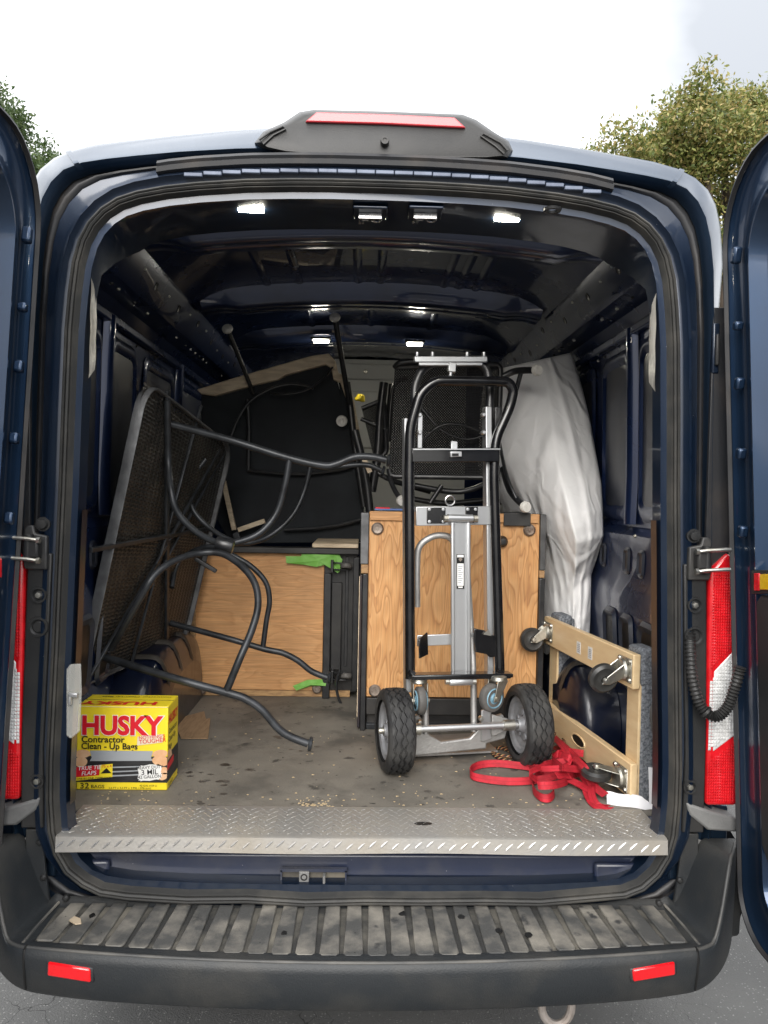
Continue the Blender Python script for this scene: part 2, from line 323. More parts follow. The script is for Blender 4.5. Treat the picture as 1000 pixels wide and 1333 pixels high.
def _crease(m):
    t = m.node_tree; n = t.nodes; l = t.links; co = n['Texture Coordinate']; prev = None
    for sc, st, w_, dist in ((2.4, (1, 1, .5), .06, .0080), (5.5, (1, 1, .7), .08, .0020), (14, (1, 1, 1), .12, .0005)):
        mp = n.new('ShaderNodeMapping'); mp.inputs['Scale'].default_value = st; mp.inputs['Rotation'].default_value = (0, .35*sc, 0); l.new(co.outputs['Object'], mp.inputs[0])
        k = n.new('ShaderNodeTexNoise'); k.inputs['Scale'].default_value = sc; k.inputs['Detail'].default_value = 1.5; k.inputs['Distortion'].default_value = .6; l.new(mp.outputs[0], k.inputs['Vector'])
        a = n.new('ShaderNodeMath'); a.operation = 'SUBTRACT'; a.inputs[1].default_value = .5; l.new(k.outputs['Fac'], a.inputs[0]); b = n.new('ShaderNodeMath'); b.operation = 'ABSOLUTE'; l.new(a.outputs[0], b.inputs[0])
        r = n.new('ShaderNodeMapRange'); r.interpolation_type = 'SMOOTHSTEP'; r.inputs[1].default_value = 0; r.inputs[2].default_value = w_; r.inputs[3].default_value = 1; r.inputs[4].default_value = 0; l.new(b.outputs[0], r.inputs[0])
        bp = n.new('ShaderNodeBump'); bp.inputs['Strength'].default_value = .8; bp.inputs['Distance'].default_value = dist; l.new(r.outputs[0], bp.inputs['Height'])
        if prev: l.new(prev, bp.inputs['Normal'])
        prev = bp.outputs[0]
    l.new(prev, n['Principled BSDF'].inputs['Normal'])
_crease(WHITE)
TYRE = M('tyre_rubber', (.020, .020, .021), .62, 0, c2=(.065, .064, .061), ns=14, thr=(.42, .75), bump=.2, bs=120)
RIM = M('grey_rim', (.30, .31, .33), .38, .2, c2=(.22, .22, .23), ns=14)
BLUEHUB = M('blue_hub', (.20, .36, .46), .4, 0, c2=(.12, .23, .30), ns=20)
GREYRUB = M('grey_rubber', (.085, .082, .078), .6, 0, c2=(.14, .13, .12), ns=20)
RED_WEB = M('red_webbing', (.52, .018, .034), .6, 0, c2=(.36, .014, .024), ns=22, bump=.5, bs=500, spec=.4)
def _edge(m):
    t = m.node_tree; n = t.nodes; l = t.links; b = n['Principled BSDF']; src = b.inputs['Base Color'].links[0].from_socket
    uv = n.new('ShaderNodeUVMap'); sp = n.new('ShaderNodeSeparateXYZ'); l.new(uv.outputs[0], sp.inputs[0])
    w_ = n.new('ShaderNodeMath'); w_.operation = 'PINGPONG'; w_.inputs[1].default_value = .0055; l.new(sp.outputs[1], w_.inputs[0])
    r = n.new('ShaderNodeMapRange'); r.inputs[1].default_value = .0012; r.inputs[2].default_value = .0004; r.inputs[3].default_value = 0; r.inputs[4].default_value = .55; l.new(w_.outputs[0], r.inputs[0])
    k = n.new('ShaderNodeMix'); k.data_type = 'RGBA'; l.new(r.outputs[0], k.inputs[0]); l.new(src, k.inputs[6]); k.inputs[7].default_value = (.22, .006, .015, 1); l.new(k.outputs[2], b.inputs['Base Color'])
_edge(RED_WEB)
REDLENS = M('red_lens', (.80, .014, .022), .12, 0, c2=(.62, .008, .012), ns=30, coat=1, coatr=.05)
REDREFL = M('red_reflector', (.80, .006, .012), .15, 0, c2=(.72, .005, .010), ns=120, thr=(.45, .55), coat=1, coatr=.05)
CLEARLENS = M('clear_lens', (.86, .86, .85), .12, .0, c2=(.72, .72, .71), ns=60, thr=(.45, .55), coat=1, coatr=.04)
AMBER = M('amber_reflector', (.85, .52, .02), .2, 0, c2=(.72, .40, .01), ns=90, coat=1)
PINKLENS = M('pale_red_lens', (.62, .035, .05), .3, 0, c2=(.52, .03, .045), ns=12, coat=.8, coatr=.15)  # paler red for the high brake lens
YELLOW = M('yellow_card', (.93, .73, .03), .42, 0, c2=(.88, .67, .02), ns=5, coat=.15, coatr=.2)
PRED = M('print_red', (.70, .012, .025), .4)
PBLACK = M('print_black', (.010, .010, .010), .4)
PBLACK2 = M('print_film_black', (.018, .018, .019), .4, 0, c2=(.05, .05, .052), ns=14, stretch=(.6, 1, 9), thr=(.5, .7))
PWHITE = M('print_white', (.80, .80, .78), .45)
PGREY = M('print_grey', (.36, .38, .40), .45)
PCREAM = M('print_cream', (.76, .68, .50), .45)
SKIN = M('print_skin', (.70, .38, .19), .45, 0, c2=(.78, .50, .30), ns=25)
CARD = M('brown_cardboard', (.36, .235, .135), .8, 0, c2=(.28, .18, .10), ns=18, stretch=(8, 1, 1))
GREENTAPE = M('green_painters_tape', (.16, .42, .06), .7, 0, c2=(.24, .52, .12), ns=14, thr=(.4, .6))
PAPER = M('white_paper', (.76, .76, .78), .6)
CAPW = M('pale_plastic_cap', (.78, .76, .71), .5, 0, c2=(.60, .58, .53), ns=40)
GLIDE = M('glide_steel', (.32, .27, .23), .45, .6, c2=(.17, .12, .09), ns=40)
BULK = M('grey_partition', (.74, .75, .74), .5, 0, c2=(.68, .69, .68), ns=3)
HINGE = M('dark_hinge_steel', (.035, .036, .038), .5, .2, c2=(.07, .068, .064), ns=14)
CLIPT = M('clip_rail_sky_sheen', (.17, .20, .27), .5, .1, c2=(.10, .12, .17), ns=14)  # navy rail whose sky reflection is painted in as a pale colour
GREYBRK = M('faded_grey_plastic', (.20, .20, .195), .6, 0, c2=(.12, .12, .12), ns=8, bump=.2, bs=200)
LED = M('lit_led_lens', (1.0, .94, .78), .3, emit=62)
CLEARP = M('clear_guard', (.62, .62, .58), .25, 0, alpha=.35)
PALESTRIP = M('crinkled_pale_strip', (.72, .70, .64), .35, .35, c2=(.35, .33, .30), ns=22, stretch=(1, 1, .5), thr=(.42, .62), bump=1, bs=60)
DIRT = M('brown_liner', (.030, .026, .022), .55, 0, c2=(.055, .048, .04), ns=9, coat=.3, coatr=.3)
RUST = M('scuffed_steel', (.42, .38, .35), .5, .6, c2=(.22, .18, .155), ns=20)
LEAFDRY = M('dry_leaf', (.52, .42, .30), .7)
# ================================================================== the ground
XC = .025                                        # the van's centre line
def asphalt():
    m = M('asphalt', (.075, .076, .077), .85, 0, c2=(.115, .115, .113), ns=1.3, nd=8, thr=(.3, .7), bump=.9, bs=170, speck=(95, .30, .35, (.21, .21, .205)), spec=.35)
    t = m.node_tree; n = t.nodes; l = t.links; b = n['Principled BSDF']
    co = n['Texture Coordinate']; src = b.inputs['Base Color'].links[0].from_socket
    d = n.new('ShaderNodeTexNoise'); d.inputs['Scale'].default_value = 5; d.inputs['Detail'].default_value = 4; l.new(co.outputs['Object'], d.inputs['Vector'])
    mxv = n.new('ShaderNodeMix'); mxv.data_type = 'VECTOR'; mxv.inputs[0].default_value = .12; l.new(co.outputs['Object'], mxv.inputs[4]); l.new(d.outputs['Color'], mxv.inputs[5])
    v = n.new('ShaderNodeTexVoronoi'); v.feature = 'DISTANCE_TO_EDGE'; v.inputs['Scale'].default_value = 8.5; l.new(mxv.outputs[1], v.inputs['Vector'])
    r = n.new('ShaderNodeMapRange'); r.inputs[1].default_value = .008; r.inputs[2].default_value = .002; l.new(v.outputs['Distance'], r.inputs[0])
    g = n.new('ShaderNodeTexNoise'); g.inputs['Scale'].default_value = 1.6; l.new(co.outputs['Object'], g.inputs['Vector'])
    r2 = n.new('ShaderNodeMapRange'); r2.inputs[1].default_value = .52; r2.inputs[2].default_value = .62; l.new(g.outputs['Fac'], r2.inputs[0])
    q = n.new('ShaderNodeMath'); q.operation = 'MULTIPLY'; l.new(r.outputs[0], q.inputs[0]); l.new(r2.outputs[0], q.inputs[1])
    k = n.new('ShaderNodeMix'); k.data_type = 'RGBA'; l.new(q.outputs[0], k.inputs[0]); l.new(src, k.inputs[6]); k.inputs[7].default_value = (.03, .03, .03, 1); l.new(k.outputs[2], b.inputs['Base Color'])
    return m
g = MB(); g.grid(lambda u, v: ((u-.5)*500, (v-.5)*500, 0), 20, 20)
tag(obj('ground', g, asphalt(), smooth=False), kind='structure')

# ================================================================== the van
van = thing('cargo_van', 'dark blue cargo van with open rear doors and a loaded cargo bay', 'van', (XC, 1.98, 0))
S_HALF = [(0,2.393),(.12,2.3925),(.22,2.390),(.33,2.385),(.45,2.374),(.53,2.363),(.60,2.348),(.65,2.330),(.69,2.303),(.722,2.267),(.745,2.222),(.760,2.165),(.769,2.09),(.776,2.0),(.782,1.8),(.787,1.6),(.794,1.4),(.800,1.2),(.806,1.05),(.811,.92),(.811,.82),(.805,.74),(.790,.68),(.762,.632),(.72,.594),(.67,.574),(.60,.563),(.45,.556),(.3,.553),(.15,.552),(0,.552)]
I_HALF = [(0,2.47),(.14,2.468),(.27,2.462),(.40,2.452),(.52,2.44),(.60,2.425),(.66,2.40),(.70,2.375),(.725,2.36),(.768,2.265),(.782,2.25),(.862,2.235),(.885,2.2),(.893,2.0),(.897,1.8),(.90,1.62),(.895,1.512),(.862,1.485),(.858,1.335),(.852,1.305),(.848,1.268),(.846,1.20),(.858,1.06),(.860,.74),(.855,.728),(.70,.725),(.6,.725),(.45,.725),(.3,.725),(.15,.725),(0,.725)]
def full(h): return list(h) + [(-x, z) for x, z in h[-2:0:-1]]
S = full(S_HALF); I_ = full(I_HALF); NR = len(S)
def norms(r):
    o = []
    for i in range(len(r)):
        a, b = r[i-1], r[(i+1) % len(r)]; d = (b[0]-a[0], b[1]-a[1]); l = sqrt(d[0]**2+d[1]**2); o.append((-d[1]/l, d[0]/l))
    return o
NS = norms(S)
# outward?  top centre must point up
SG = 1 if NS[0][1] > 0 else -1
def ring(d, Y, base=S):
    """the opening's outline moved outward by d, at depth Y (numbers or one per point)"""
    o = []
    for i, (x, z) in enumerate(base):
        dd = d[i] if hasattr(d, '__len__') else d; yy = Y[i] if hasattr(Y, '__len__') else Y
        o.append(V3((XC + x + SG*NS[i][0]*dd, yy, z + SG*NS[i][1]*dd)))
    return o
topness = [max(0, min(1, (z-2.15)/.15)) for x, z in S]
low = [max(0, min(1, (1.2-z)/.5)) for x, z in S]

jy = [1.995 + .165*t for t in topness]
C_HALF = [(0,2.470),(.13,2.4695),(.24,2.467),(.36,2.461),(.50,2.449),(.60,2.437),(.68,2.426),(.74,2.415),(.785,2.396),(.815,2.365),(.836,2.325),(.850,2.27),(.860,2.19),(.866,2.05),(.870,1.8),(.873,1.6),(.878,1.4),(.884,1.2),(.89,1.05),(.895,.92),(.895,.82),(.89,.72),(.875,.64),(.85,.58),(.80,.54),(.72,.52),(.6,.51),(.45,.505),(.3,.502),(.15,.50),(0,.50)]
D_HALF = [(0,2.567),(.14,2.565),(.26,2.559),(.40,2.545),(.54,2.527),(.65,2.511),(.73,2.499),(.79,2.483),(.84,2.459),(.875,2.43),(.897,2.393),(.912,2.335),(.922,2.24),(.930,2.08),(.938,1.8),(.944,1.6),(.95,1.4),(.958,1.2),(.964,1.05),(.968,.92),(.968,.82),(.965,.72),(.955,.64),(.94,.57),(.9,.52),(.8,.48),(.6,.46),(.45,.455),(.3,.452),(.15,.45),(0,.45)]
CC, DD = full(C_HALF), full(D_HALF)
flat = [max(0, min(1, (z-.60)/.12)) for x, z in S]          # the ridge dies out where the bumper takes over
R34 = [(x+SG*NS[i][0]*.034*flat[i], z+SG*NS[i][1]*.034*flat[i]) for i, (x, z) in enumerate(S)]
def ringL(A, B, t, Y): return [V3((XC+a[0]+(b_[0]-a[0])*t, Y[i] if hasattr(Y, '__len__') else Y, a[1]+(b_[1]-a[1])*t)) for i, (a, b_) in enumerate(zip(A, B))]
fl = lambda d: [d*f for f in flat]
m = MB(); m.loft([ring(-.053, jy), ring(-.050, 1.975), ring(-.047, 1.955), ring(fl(.004), 1.953), ring(fl(.012), 1.950), ring(fl(.020), 1.938), ring(fl(.027), 1.940), ring(fl(.031), 1.958), ring(fl(.034), 1.985), ringL(R34, CC, .25, 1.992), ringL(R34, CC, .58, 1.994)])
obj('rear_frame', m, NAVY, van, angle=50)
m = MB(); m.loft([ringL(R34, CC, .56, 1.993), ringL(R34, CC, .62, 1.986), ringL(R34, CC, .70, 1.986), ringL(R34, CC, .74, 1.998), ringL(R34, CC, .90, 2.000), ringL(R34, CC, .99, 1.985), ringL(R34, CC, 1.01, 1.970)])
obj('gutter', m, GUTTER, van, angle=60)
SK = [(-.10, 1.995), (-.05, 1.972), (.0, 1.962), (.03, 1.957), (.08, 1.962), (.20, 1.977), (.40, 2.003), (.60, 2.031), (.80, 2.062), (.93, 2.092), (1.0, 2.135), (1.02, 2.28), (1.02, 5.6), (.5, 6.3)]
DD = [(x*(1+.036*max(0, min(1, (z-2.0)/.25))), 1.6+(z-1.6)*(1+.036*max(0, min(1, (z-2.0)/.25)))) for x, z in DD]
m = MB(); m.loft([ringL(CC, DD, t, y) for t, y in SK] + [[V3((XC+x*.5, 6.6, 1.3+(z-1.3)*.6)) for x, z in DD]], cap1=True)
obj('body_shell', m, NAVY_OUT, van, angle=60)
for s in (-1, 1):
    pr = []
    for t, y in SK[1:-1]:
        r = ringL(CC, DD, t+.012, y-.001); i = 7 if s > 0 else NR-7; a, b_ = r[i], r[i+1 if s > 0 else i-1]; pr.append(a.lerp(b_, .25))
    m = MB(); m.ribbon(pr, (s*.012, 0, -.004), .006); obj('roof_joint', m, NAVY_OUT, van)

# opening seal: three ribs of rubber
m = MB()
prof = [(-.004, 1.952), (-.003, 1.938), (-.006, 1.931), (-.011, 1.929), (-.0145, 1.932), (-.016, 1.939), (-.018, 1.930), (-.023, 1.925), (-.028, 1.929), (-.0295, 1.938), (-.031, 1.932), (-.034, 1.931), (-.037, 1.936), (-.039, 1.948), (-.044, 1.975)]
wob = [(.002*sin(i*1.9)+.002*sin(i*3.1)) if z < .62 else 0 for i, (x, z) in enumerate(S)]
m.loft([ring([d + (w_ if abs(d) < .06 else 0) for w_ in wob], y) for d, y in [(d_*.74 if d_ > -.0435 else d_, y_+.002) for d_, y_ in prof]])
obj('opening_seal', m, RUBBER, van, angle=28)

# the roofs' inner lining, walls and bay floor
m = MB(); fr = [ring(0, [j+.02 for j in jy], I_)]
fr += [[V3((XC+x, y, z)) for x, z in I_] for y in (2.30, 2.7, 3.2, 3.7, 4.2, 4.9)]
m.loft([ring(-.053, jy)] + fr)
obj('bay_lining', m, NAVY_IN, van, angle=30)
m = MB(); m.bx(XC-.858, XC+.858, 2.09, 4.87, .722, .730)
obj('bay_floor', m, FLOORM, van)

def zc(x):
    xs = [p[0] for p in I_HALF[:9]]; zs = [p[1] for p in I_HALF[:9]]; return float(np.interp(abs(x), xs, zs))
NAVY_BOW = BOW_LIT
for (y0, y1, zb) in ((2.28, 2.405, 2.362), (3.17, 3.31, 2.392), (3.96, 4.10, 2.392)):
    m = MB(); rg = []
    for k in range(29):
        x = -.70 + 1.40*k/28; d = zc(0)-zb; z = zc(x)-d*(1 if abs(x) < .56 else max(.35, 1-(abs(x)-.56)*4.5)); up = zc(x)+.004
        rg.append([V3((XC+x, y0-.02, up)), V3((XC+x, y0, z+.012)), V3((XC+x, y0+.012, z)), V3((XC+x, (y0+y1)/2-.012, z)), V3((XC+x, (y0+y1)/2, z+.007)), V3((XC+x, (y0+y1)/2+.012, z)), V3((XC+x, y1-.012, z)), V3((XC+x, y1, z+.012)), V3((XC+x, y1+.02, up))])
    m.loft(rg, closed=False); bow = obj('roof_bow', m, NAVY_BOW, van, angle=50)
    for x in (-.52, -.30, -.14, .12, .31, .5):
        m = MB(); m.box((XC+x, (y0+y1)/2+.02, zc(x)-(zc(0)-zb)+.0005), (.022, .014, .004))
        obj('bow_slot', m, PBLACK, bow)
# pressed beads in the roof skin
for x, y0, y1 in ((-.43, 2.42, 3.15), (-.30, 2.42, 3.15), (-.06, 2.42, 3.15), (.03, 2.42, 3.15), (.29, 2.42, 3.15), (.35, 2.42, 3.15), (.42, 2.42, 3.15), (-.3, 3.33, 3.94), (.3, 3.33, 3.94), (0, 3.33, 3.94)):
    m = MB(); m.grid(lambda u, v: (XC+x+(u-.5)*.034, y0+(y1-y0)*v, zc(x)-.001-.006*sin(pi*u)), 6, 2); obj('roof_bead', m, NAVY_IN, van, angle=60)

# header lamps, rear bow lamps
def lamp(px, py, z, wx, wy, Y=None):
    p = PZ(px, py, z); m = MB(); m.bx(p.x-wx/2-.012, p.x+wx/2+.012, p.y-wy/2-.01, p.y+wy/2+.01, z, z+.012); h = obj('ceiling_light', m, BLACKPL, van, bevel=.004)
    m = MB(); m.bx(p.x-wx/2, p.x+wx/2, p.y-wy/2, p.y+wy/2, z-.009, z-.001); obj('light_lens', m, LED, h, bevel=.003)
lamp(327, 271, 2.337, .066, .018); lamp(660, 283, 2.337, .066, .018)
lamp(418, 443, 2.372, .075, .045); lamp(540, 447, 2.372, .075, .045)
# two latch brackets on the header
for px in (482, 553):
    p = PZ(px, 281, 2.332); m = MB(); m.bx(p.x-.045, p.x+.045, p.y-.055, p.y+.03, 2.331, 2.340); h = obj('latch_bracket', m, NAVY, van, bevel=.004)
    m = MB(); z = 2.322
    m.bx(p.x-.030, p.x+.030, p.y-.025, p.y-.017, z-.006, 2.331); m.bx(p.x-.030, p.x-.024, p.y-.025, p.y+.02, z-.006, 2.331); m.bx(p.x-.018, p.x-.004, p.y-.012, p.y-.005, z-.006, 2.331)
    m.tube([(p.x+.017+.012*cos(a), p.y+.016*sin(a)-.004, z) for a in np.linspace(0, 2*pi, 13)[:-1]], .0035, 6, closed=True)
    m.bx(p.x-.022, p.x-.016, p.y-.012, p.y+.018, z-.006, 2.331); obj('striker', m, STEEL, h, bevel=.001)
# round grommet in the header
p = PZ(719, 275, 2.325); m = MB(); m.lathe([(.011, 0), (.013, -.006), (.022, -.006), (.024, 0)], (p.x, p.y, 2.331), (0, 0, 1), 20); obj('grommet', m, BLACKPL, van)

# black cover strip along the top, and the clip rail beneath it, its sky reflection painted pale
m = MB(); rg = []
for x in np.linspace(-.55, .59, 40):
    z = float(np.interp(abs(x), [p[0] for p in S_HALF[:9]], [p[1] for p in S_HALF[:9]])); X = XC+x
    rg.append([V3((X, 1.955, z+.062)), V3((X, 1.935, z+.060)), V3((X, 1.930, z+.052)), V3((X, 1.934, z+.046)), V3((X, 1.926, z+.041)), V3((X, 1.928, z+.030)), V3((X, 1.955, z+.024))])
m.loft(rg, closed=False, cap0=True, cap1=True); obj('cover_strip', m, GUTTER, van, angle=30)
for k in range(22):
    x = -.46 + k*.0475; z = float(np.interp(abs(x), [p[0] for p in S_HALF[:9]], [p[1] for p in S_HALF[:9]]))
    m = MB(); m.box((XC+x, 1.937, z+.014), (.0455, .012, .010)); obj('clip_tab', m, CLIPT, van, bevel=.002)

# ---------------------------------------------------------------- high brake light
h = MB(); rows = []
def bl(x0, x1, z0, z1, y, r=.02):
    o = []
    for (cx, cz, a0) in ((x1-r, z1-r, pi/2), (x1-r, z0+r, 0), (x0+r, z0+r, -pi/2), (x0+r, z1-r, -pi)):
        for k in range(6): a = a0 - k/5*pi/2; o.append(V3((cx+r*cos(a), y, cz+r*sin(a))))
    return o
def tr(pxs, Y): return [P(x, y, Y) for x, y in pxs]
lo = [(332,186),(340,193),(365,199),(420,204),(500,206),(580,208),(640,208),(662,206),(667,196),(660,184),(640,172),(618,157),(600,150),(500,146),(410,144),(392,147),(372,160),(345,172)]
cxm, cym = 500, 178
def sc(l_, fx, fy, dy=0): return [(cxm+(x-cxm)*fx, cym+(y-cym)*fy+dy) for x, y in l_]
h.loft([tr(sc(lo, 1.02, 1.04), 2.06), tr(lo, 1.965), tr(sc(lo, .985, .95), 1.948), tr(sc(lo, .95, .88), 1.94)], cap1=True)
bk = obj('brake_light_housing', h, BLACKPL, van, angle=40)
m = MB(); m.prism(tr([(397,158),(412,145.5),(500,148),(592,152.5),(607,166),(500,161)], 1.933), (0, .02, 0)); obj('red_lens', m, PINKLENS, bk, bevel=.003)
p = P(501, 185, 1.935); m = MB(); m.lathe([(0, -.010), (.005, -.010), (.0055, -.012), (.0095, -.012), (.011, -.004), (.011, .01)], p, (0, 1, 0), 18); obj('camera', m, BLACKPL, bk)
for pts in ([(338,182),(352,172),(368,165),(372,168),(356,176),(343,188)], [(661,196),(652,186),(630,174),(626,177),(645,190),(656,200)]):
    m = MB(); q = tr(pts, 1.9375); m.tube(q + [], .0025, 6, closed=True); obj('vent_rim', m, BLACKPL, bk)

# ---------------------------------------------------------------- sill: diamond plate, panel below, latch pocket
def plate_shape():
    m = MB(); xs = np.linspace(-.778, .772, 24)
    rg = []
    for x in xs:
        yb = 2.118; X = XC+x; sag = .004*sin(x*9)*.5
        inset = .028 if x in (xs[0], xs[-1]) else 0
        rg.append([V3((X, 2.118, .7315)), V3((X, 2.118, .7345)), V3((X, 1.936, .7345+sag*.3)), V3((X, 1.928, .731)), V3((X, 1.925, .694+sag)), V3((X, 1.928, .694+sag)), V3((X, 1.932, .728)), V3((X, 1.940, .7315))])
    m.loft(rg, True, True, True); return m
sp_ = obj('sill_plate', plate_shape(), ALU_D, van, angle=40)
def lens(m, c, a, b_, n, L_, W_, H_):
    """one raised bar of diamond plate: a along, b across, n up"""
    k = [m.av(c+a*(L_*u)+b_*(W_*v)) for u, v in ((-1,0),(-.4,.8),(.4,.8),(1,0),(.4,-.8),(-.4,-.8))]; t0 = m.av(c-a*L_*.55+n*H_); t1 = m.av(c+a*L_*.55+n*H_)
    m.af(k[0], k[1], t0); m.af(k[1], k[2], t1, t0); m.af(k[2], k[3], t1); m.af(k[3], k[4], t1); m.af(k[4], k[5], t0, t1); m.af(k[5], k[0], t0)
m = MB(); r_ = 0; y = 1.950
while y < 2.112:
    x = -.770 + (r_ % 2)*.0125; q = 0
    while x < .766:
        a = V3((cos(pi/4), sin(pi/4)*(1 if (q+r_) % 2 else -1), 0)); b_ = V3((-a.y, a.x, 0)); lens(m, V3((XC+x, y, .7345)), a, b_, V3((0, 0, 1)), .0105, .0026, .0011); x += .025; q += 1
    y += .0165; r_ += 1
x = -.768
while x < .766:
    a = V3((.72, 0, .69)); b_ = V3((-.69, 0, .72)); lens(m, V3((XC+x, 1.9262, .713+.004*sin(x*50))), a, b_, V3((0, -1, .07)), .016, .0035, .0018); x += .029
tb = obj('tread_bars', m, ALU_BAR, sp_, smooth=False); tb['kind'] = 'stuff'
m = MB(); p = PZ(551, 1072, .7352)
m.lathe([(.001, 0), (.020, 0)], p, (0, 0, 1), 16)
for v in range(len(m.v)): a = m.v[v]; m.v[v] = (p.x+(a[0]-p.x)*1.2, p.y+(a[1]-p.y)*.55, a[2])
obj('drain_hole', m, PBLACK, sp_)
m = MB(); m.bx(XC-.765, XC+.765, 2.02, 2.06, .60, .722); m.bx(XC-.765, XC+.765, 1.992, 2.02, .60, .662); obj('sill_panel', m, NAVY_DUST, van, bevel=.008)
for x0, x1 in ((-.765, -.66), (.60, .765)): m = MB(); m.bx(XC+x0, XC+x1, 1.975, 1.991, .60, .648); obj('sill_gusset', m, NAVY_DUST, van, bevel=.008)
a = P(368, 1130, 1.985); b = P(449, 1163, 1.985); zb = min(a.z, b.z)
m = MB(); m.bx(a.x, b.x, 1.984, 1.9905, zb, a.z); lp = obj('latch_pocket', m, M('pocket_dust', (.13, .115, .09), .7, 0, c2=(.05, .046, .04), ns=14), van)
m = MB(); m.bx(a.x-.004, b.x+.004, 1.972, 1.984, a.z-.004, a.z+.004); m.bx(a.x-.004, a.x, 1.972, 1.984, zb, a.z); m.bx(b.x, b.x+.004, 1.972, 1.984, zb, a.z); obj('pocket_rim', m, NAVY_DUST, lp)
q = P(396, 1141, 1.97); m = MB(); m.bx(q.x-.013, q.x+.013, 1.966, 1.984, q.z-.014, q.z+.014); nb = obj('nut_block', m, GREYBRK, lp, bevel=.002)
m = MB(); m.lathe([(.0, .002), (.005, .002), (.006, -.001), (.009, -.001), (.009, .002)], (q.x, 1.966, q.z), (0, 1, 0), 16); obj('socket', m, PBLACK, lp)
q = P(422, 1146, 1.965); m = MB(); m.tube([(q.x, 1.982, q.z+.012), (q.x, 1.962, q.z+.012), (q.x, 1.962, q.z-.016)], .0035, 8); m.bx(q.x-.03, q.x+.03, 1.955, 1.984, q.z-.024, q.z-.018); obj('striker_loop', m, GREYBRK, lp)
m = MB(); q = P(408, 1161, 1.965); m.bx(a.x+.005, q.x-.004, 1.966, 1.972, zb-.004, zb+.006); m.bx(q.x+.004, b.x-.004, 1.966, 1.972, zb-.004, zb+.006); obj('seal_clip', m, M('clip_steel', (.30, .34, .42), .35, .4), lp, bevel=.001)

# ---------------------------------------------------------------- bumper
def yfront(x):
    x = abs(x); return 1.695 + .055*(x/.76)**2 if x < .76 else 1.75 + .145*(x-.76) + 4.3*(x-.76)**2
def ztop(x, y):
    s = 1.955-y; x0 = .792 + s*.16; x1 = .885 + s*.22; t = max(0, min(1, (abs(x)-x0)/(x1-x0))); return .553 + .170*t*t*(3-2*t) - .05*max(0, (1.86-y)*5)*max(0, t-.3)
m = MB(); xs = list(np.linspace(-.975, -.76, 22)) + list(np.linspace(-.74, .74, 40)) + list(np.linspace(.76, .975, 22)); rg = []
for x in xs:
    yf = min(yfront(x), 1.945); yb = 1.962; X = XC+x; p = []
    for k in range(15):
        y = yb + (yf-yb)*(0, .03, .06, .1, .16, .25, .35, .45, .55, .65, .75, .82, .86, .93, 1)[k]; dz = -.006 if (abs(x) < .775 and k < 12) else 0; p.append(V3((X, y, ztop(x, y)+dz+(.016*math.exp(-((yb-y)/.012)**2) if abs(x) < .80 else 0))))
    zt = ztop(x, yf); zb = .437 + .03*max(0, (abs(x)-.6)/.37)**2
    p += [V3((X, yf-.006, zt-.006)), V3((X, yf-.009, zt-.02)), V3((X, yf-.004, (zt+zb)/2)), V3((X, yf+.004, zb+.012)), V3((X, yf+.014, zb)), V3((X, yf+.06, zb-.004)), V3((X, min(yf+.20, 2.1), zb))]
    rg.append(p)
m.loft(rg, closed=False); bp_ = obj('bumper', m, BUMPER, van, angle=38)
# corner wraps running forward along the body side
for s in (-1, 1):
    m = MB(); m.loft([[V3((XC+s*.975, 1.945, .70)), V3((XC+s*.985, 1.95, .55)), V3((XC+s*.97, 1.96, .467))], [V3((XC+s*1.0, 2.08, .705)), V3((XC+s*1.0, 2.08, .55)), V3((XC+s*.985, 2.1, .47))], [V3((XC+s*.99, 2.4, .70)), V3((XC+s*.99, 2.4, .55)), V3((XC+s*.975, 2.4, .48))]], closed=False)
    obj('corner_wrap', m, BUMPER, bp_)
    m = MB(); m.loft([[P(*q, 1.962) for q in l_] for l_ in ([(893,1092),(905,1090),(922,1098),(945,1117)], [(893,1100),(905,1097),(922,1106),(945,1125)])], closed=False) if s > 0 else m.loft([[P(*q, 1.962) for q in l_] for l_ in ([(54,1086),(40,1086),(20,1098),(0,1110)], [(54,1094),(40,1093),(20,1106),(0,1118)])], closed=False)
    obj('corner_cap', m, GREYBRK, bp_)
# dusty floor of the grooves, crisp lip along the front edge, seams beside the step
m = MB(); rg = []
for x in np.linspace(-.77, .77, 40): rg.append([V3((XC+x, 1.949, .5474)), V3((XC+x, yfront(x)+.028, .5474)), V3((XC+x, yfront(x)+.026, .545))])
m.loft(rg, closed=False); obj('tread_floor', m, GROOVE, bp_)
for sx in (-1, 1):
    m = MB(); m.tube([(XC+sx*x, min(yfront(x), 1.945)+.002, ztop(x, yfront(x))-.001) for x in np.linspace(.778, .972, 18)], .0045, 8); obj('corner_lip', m, LIPM, bp_, angle=60)
    x = .776; m = MB(); yf = yfront(x); m.tube([(XC+sx*x, yf+.01, ztop(x, yf)+.0005), (XC+sx*x, yf-.004, ztop(x, yf)-.003), (XC+sx*x, yf-.0085, ztop(x, yf)-.02), (XC+sx*x, yf-.004, .49), (XC+sx*x, yf+.004, .455)], .0032, 6); obj('bumper_seam', m, PBLACK, bp_)
    m = MB(); m.tube([(XC+sx*.775, 1.945, .556), (XC+sx*.785, 1.85, .5545), (XC+sx*.79, yf+.02, .5535)], .0035, 6); obj('bumper_seam', m, BUMPER_DIRT, bp_)
m = MB(); m.tube([(XC+x, yfront(x)+.003, .5535) for x in np.linspace(-.772, .772, 40)], .0042, 8); obj('step_lip', m, LIPM, bp_, angle=60)
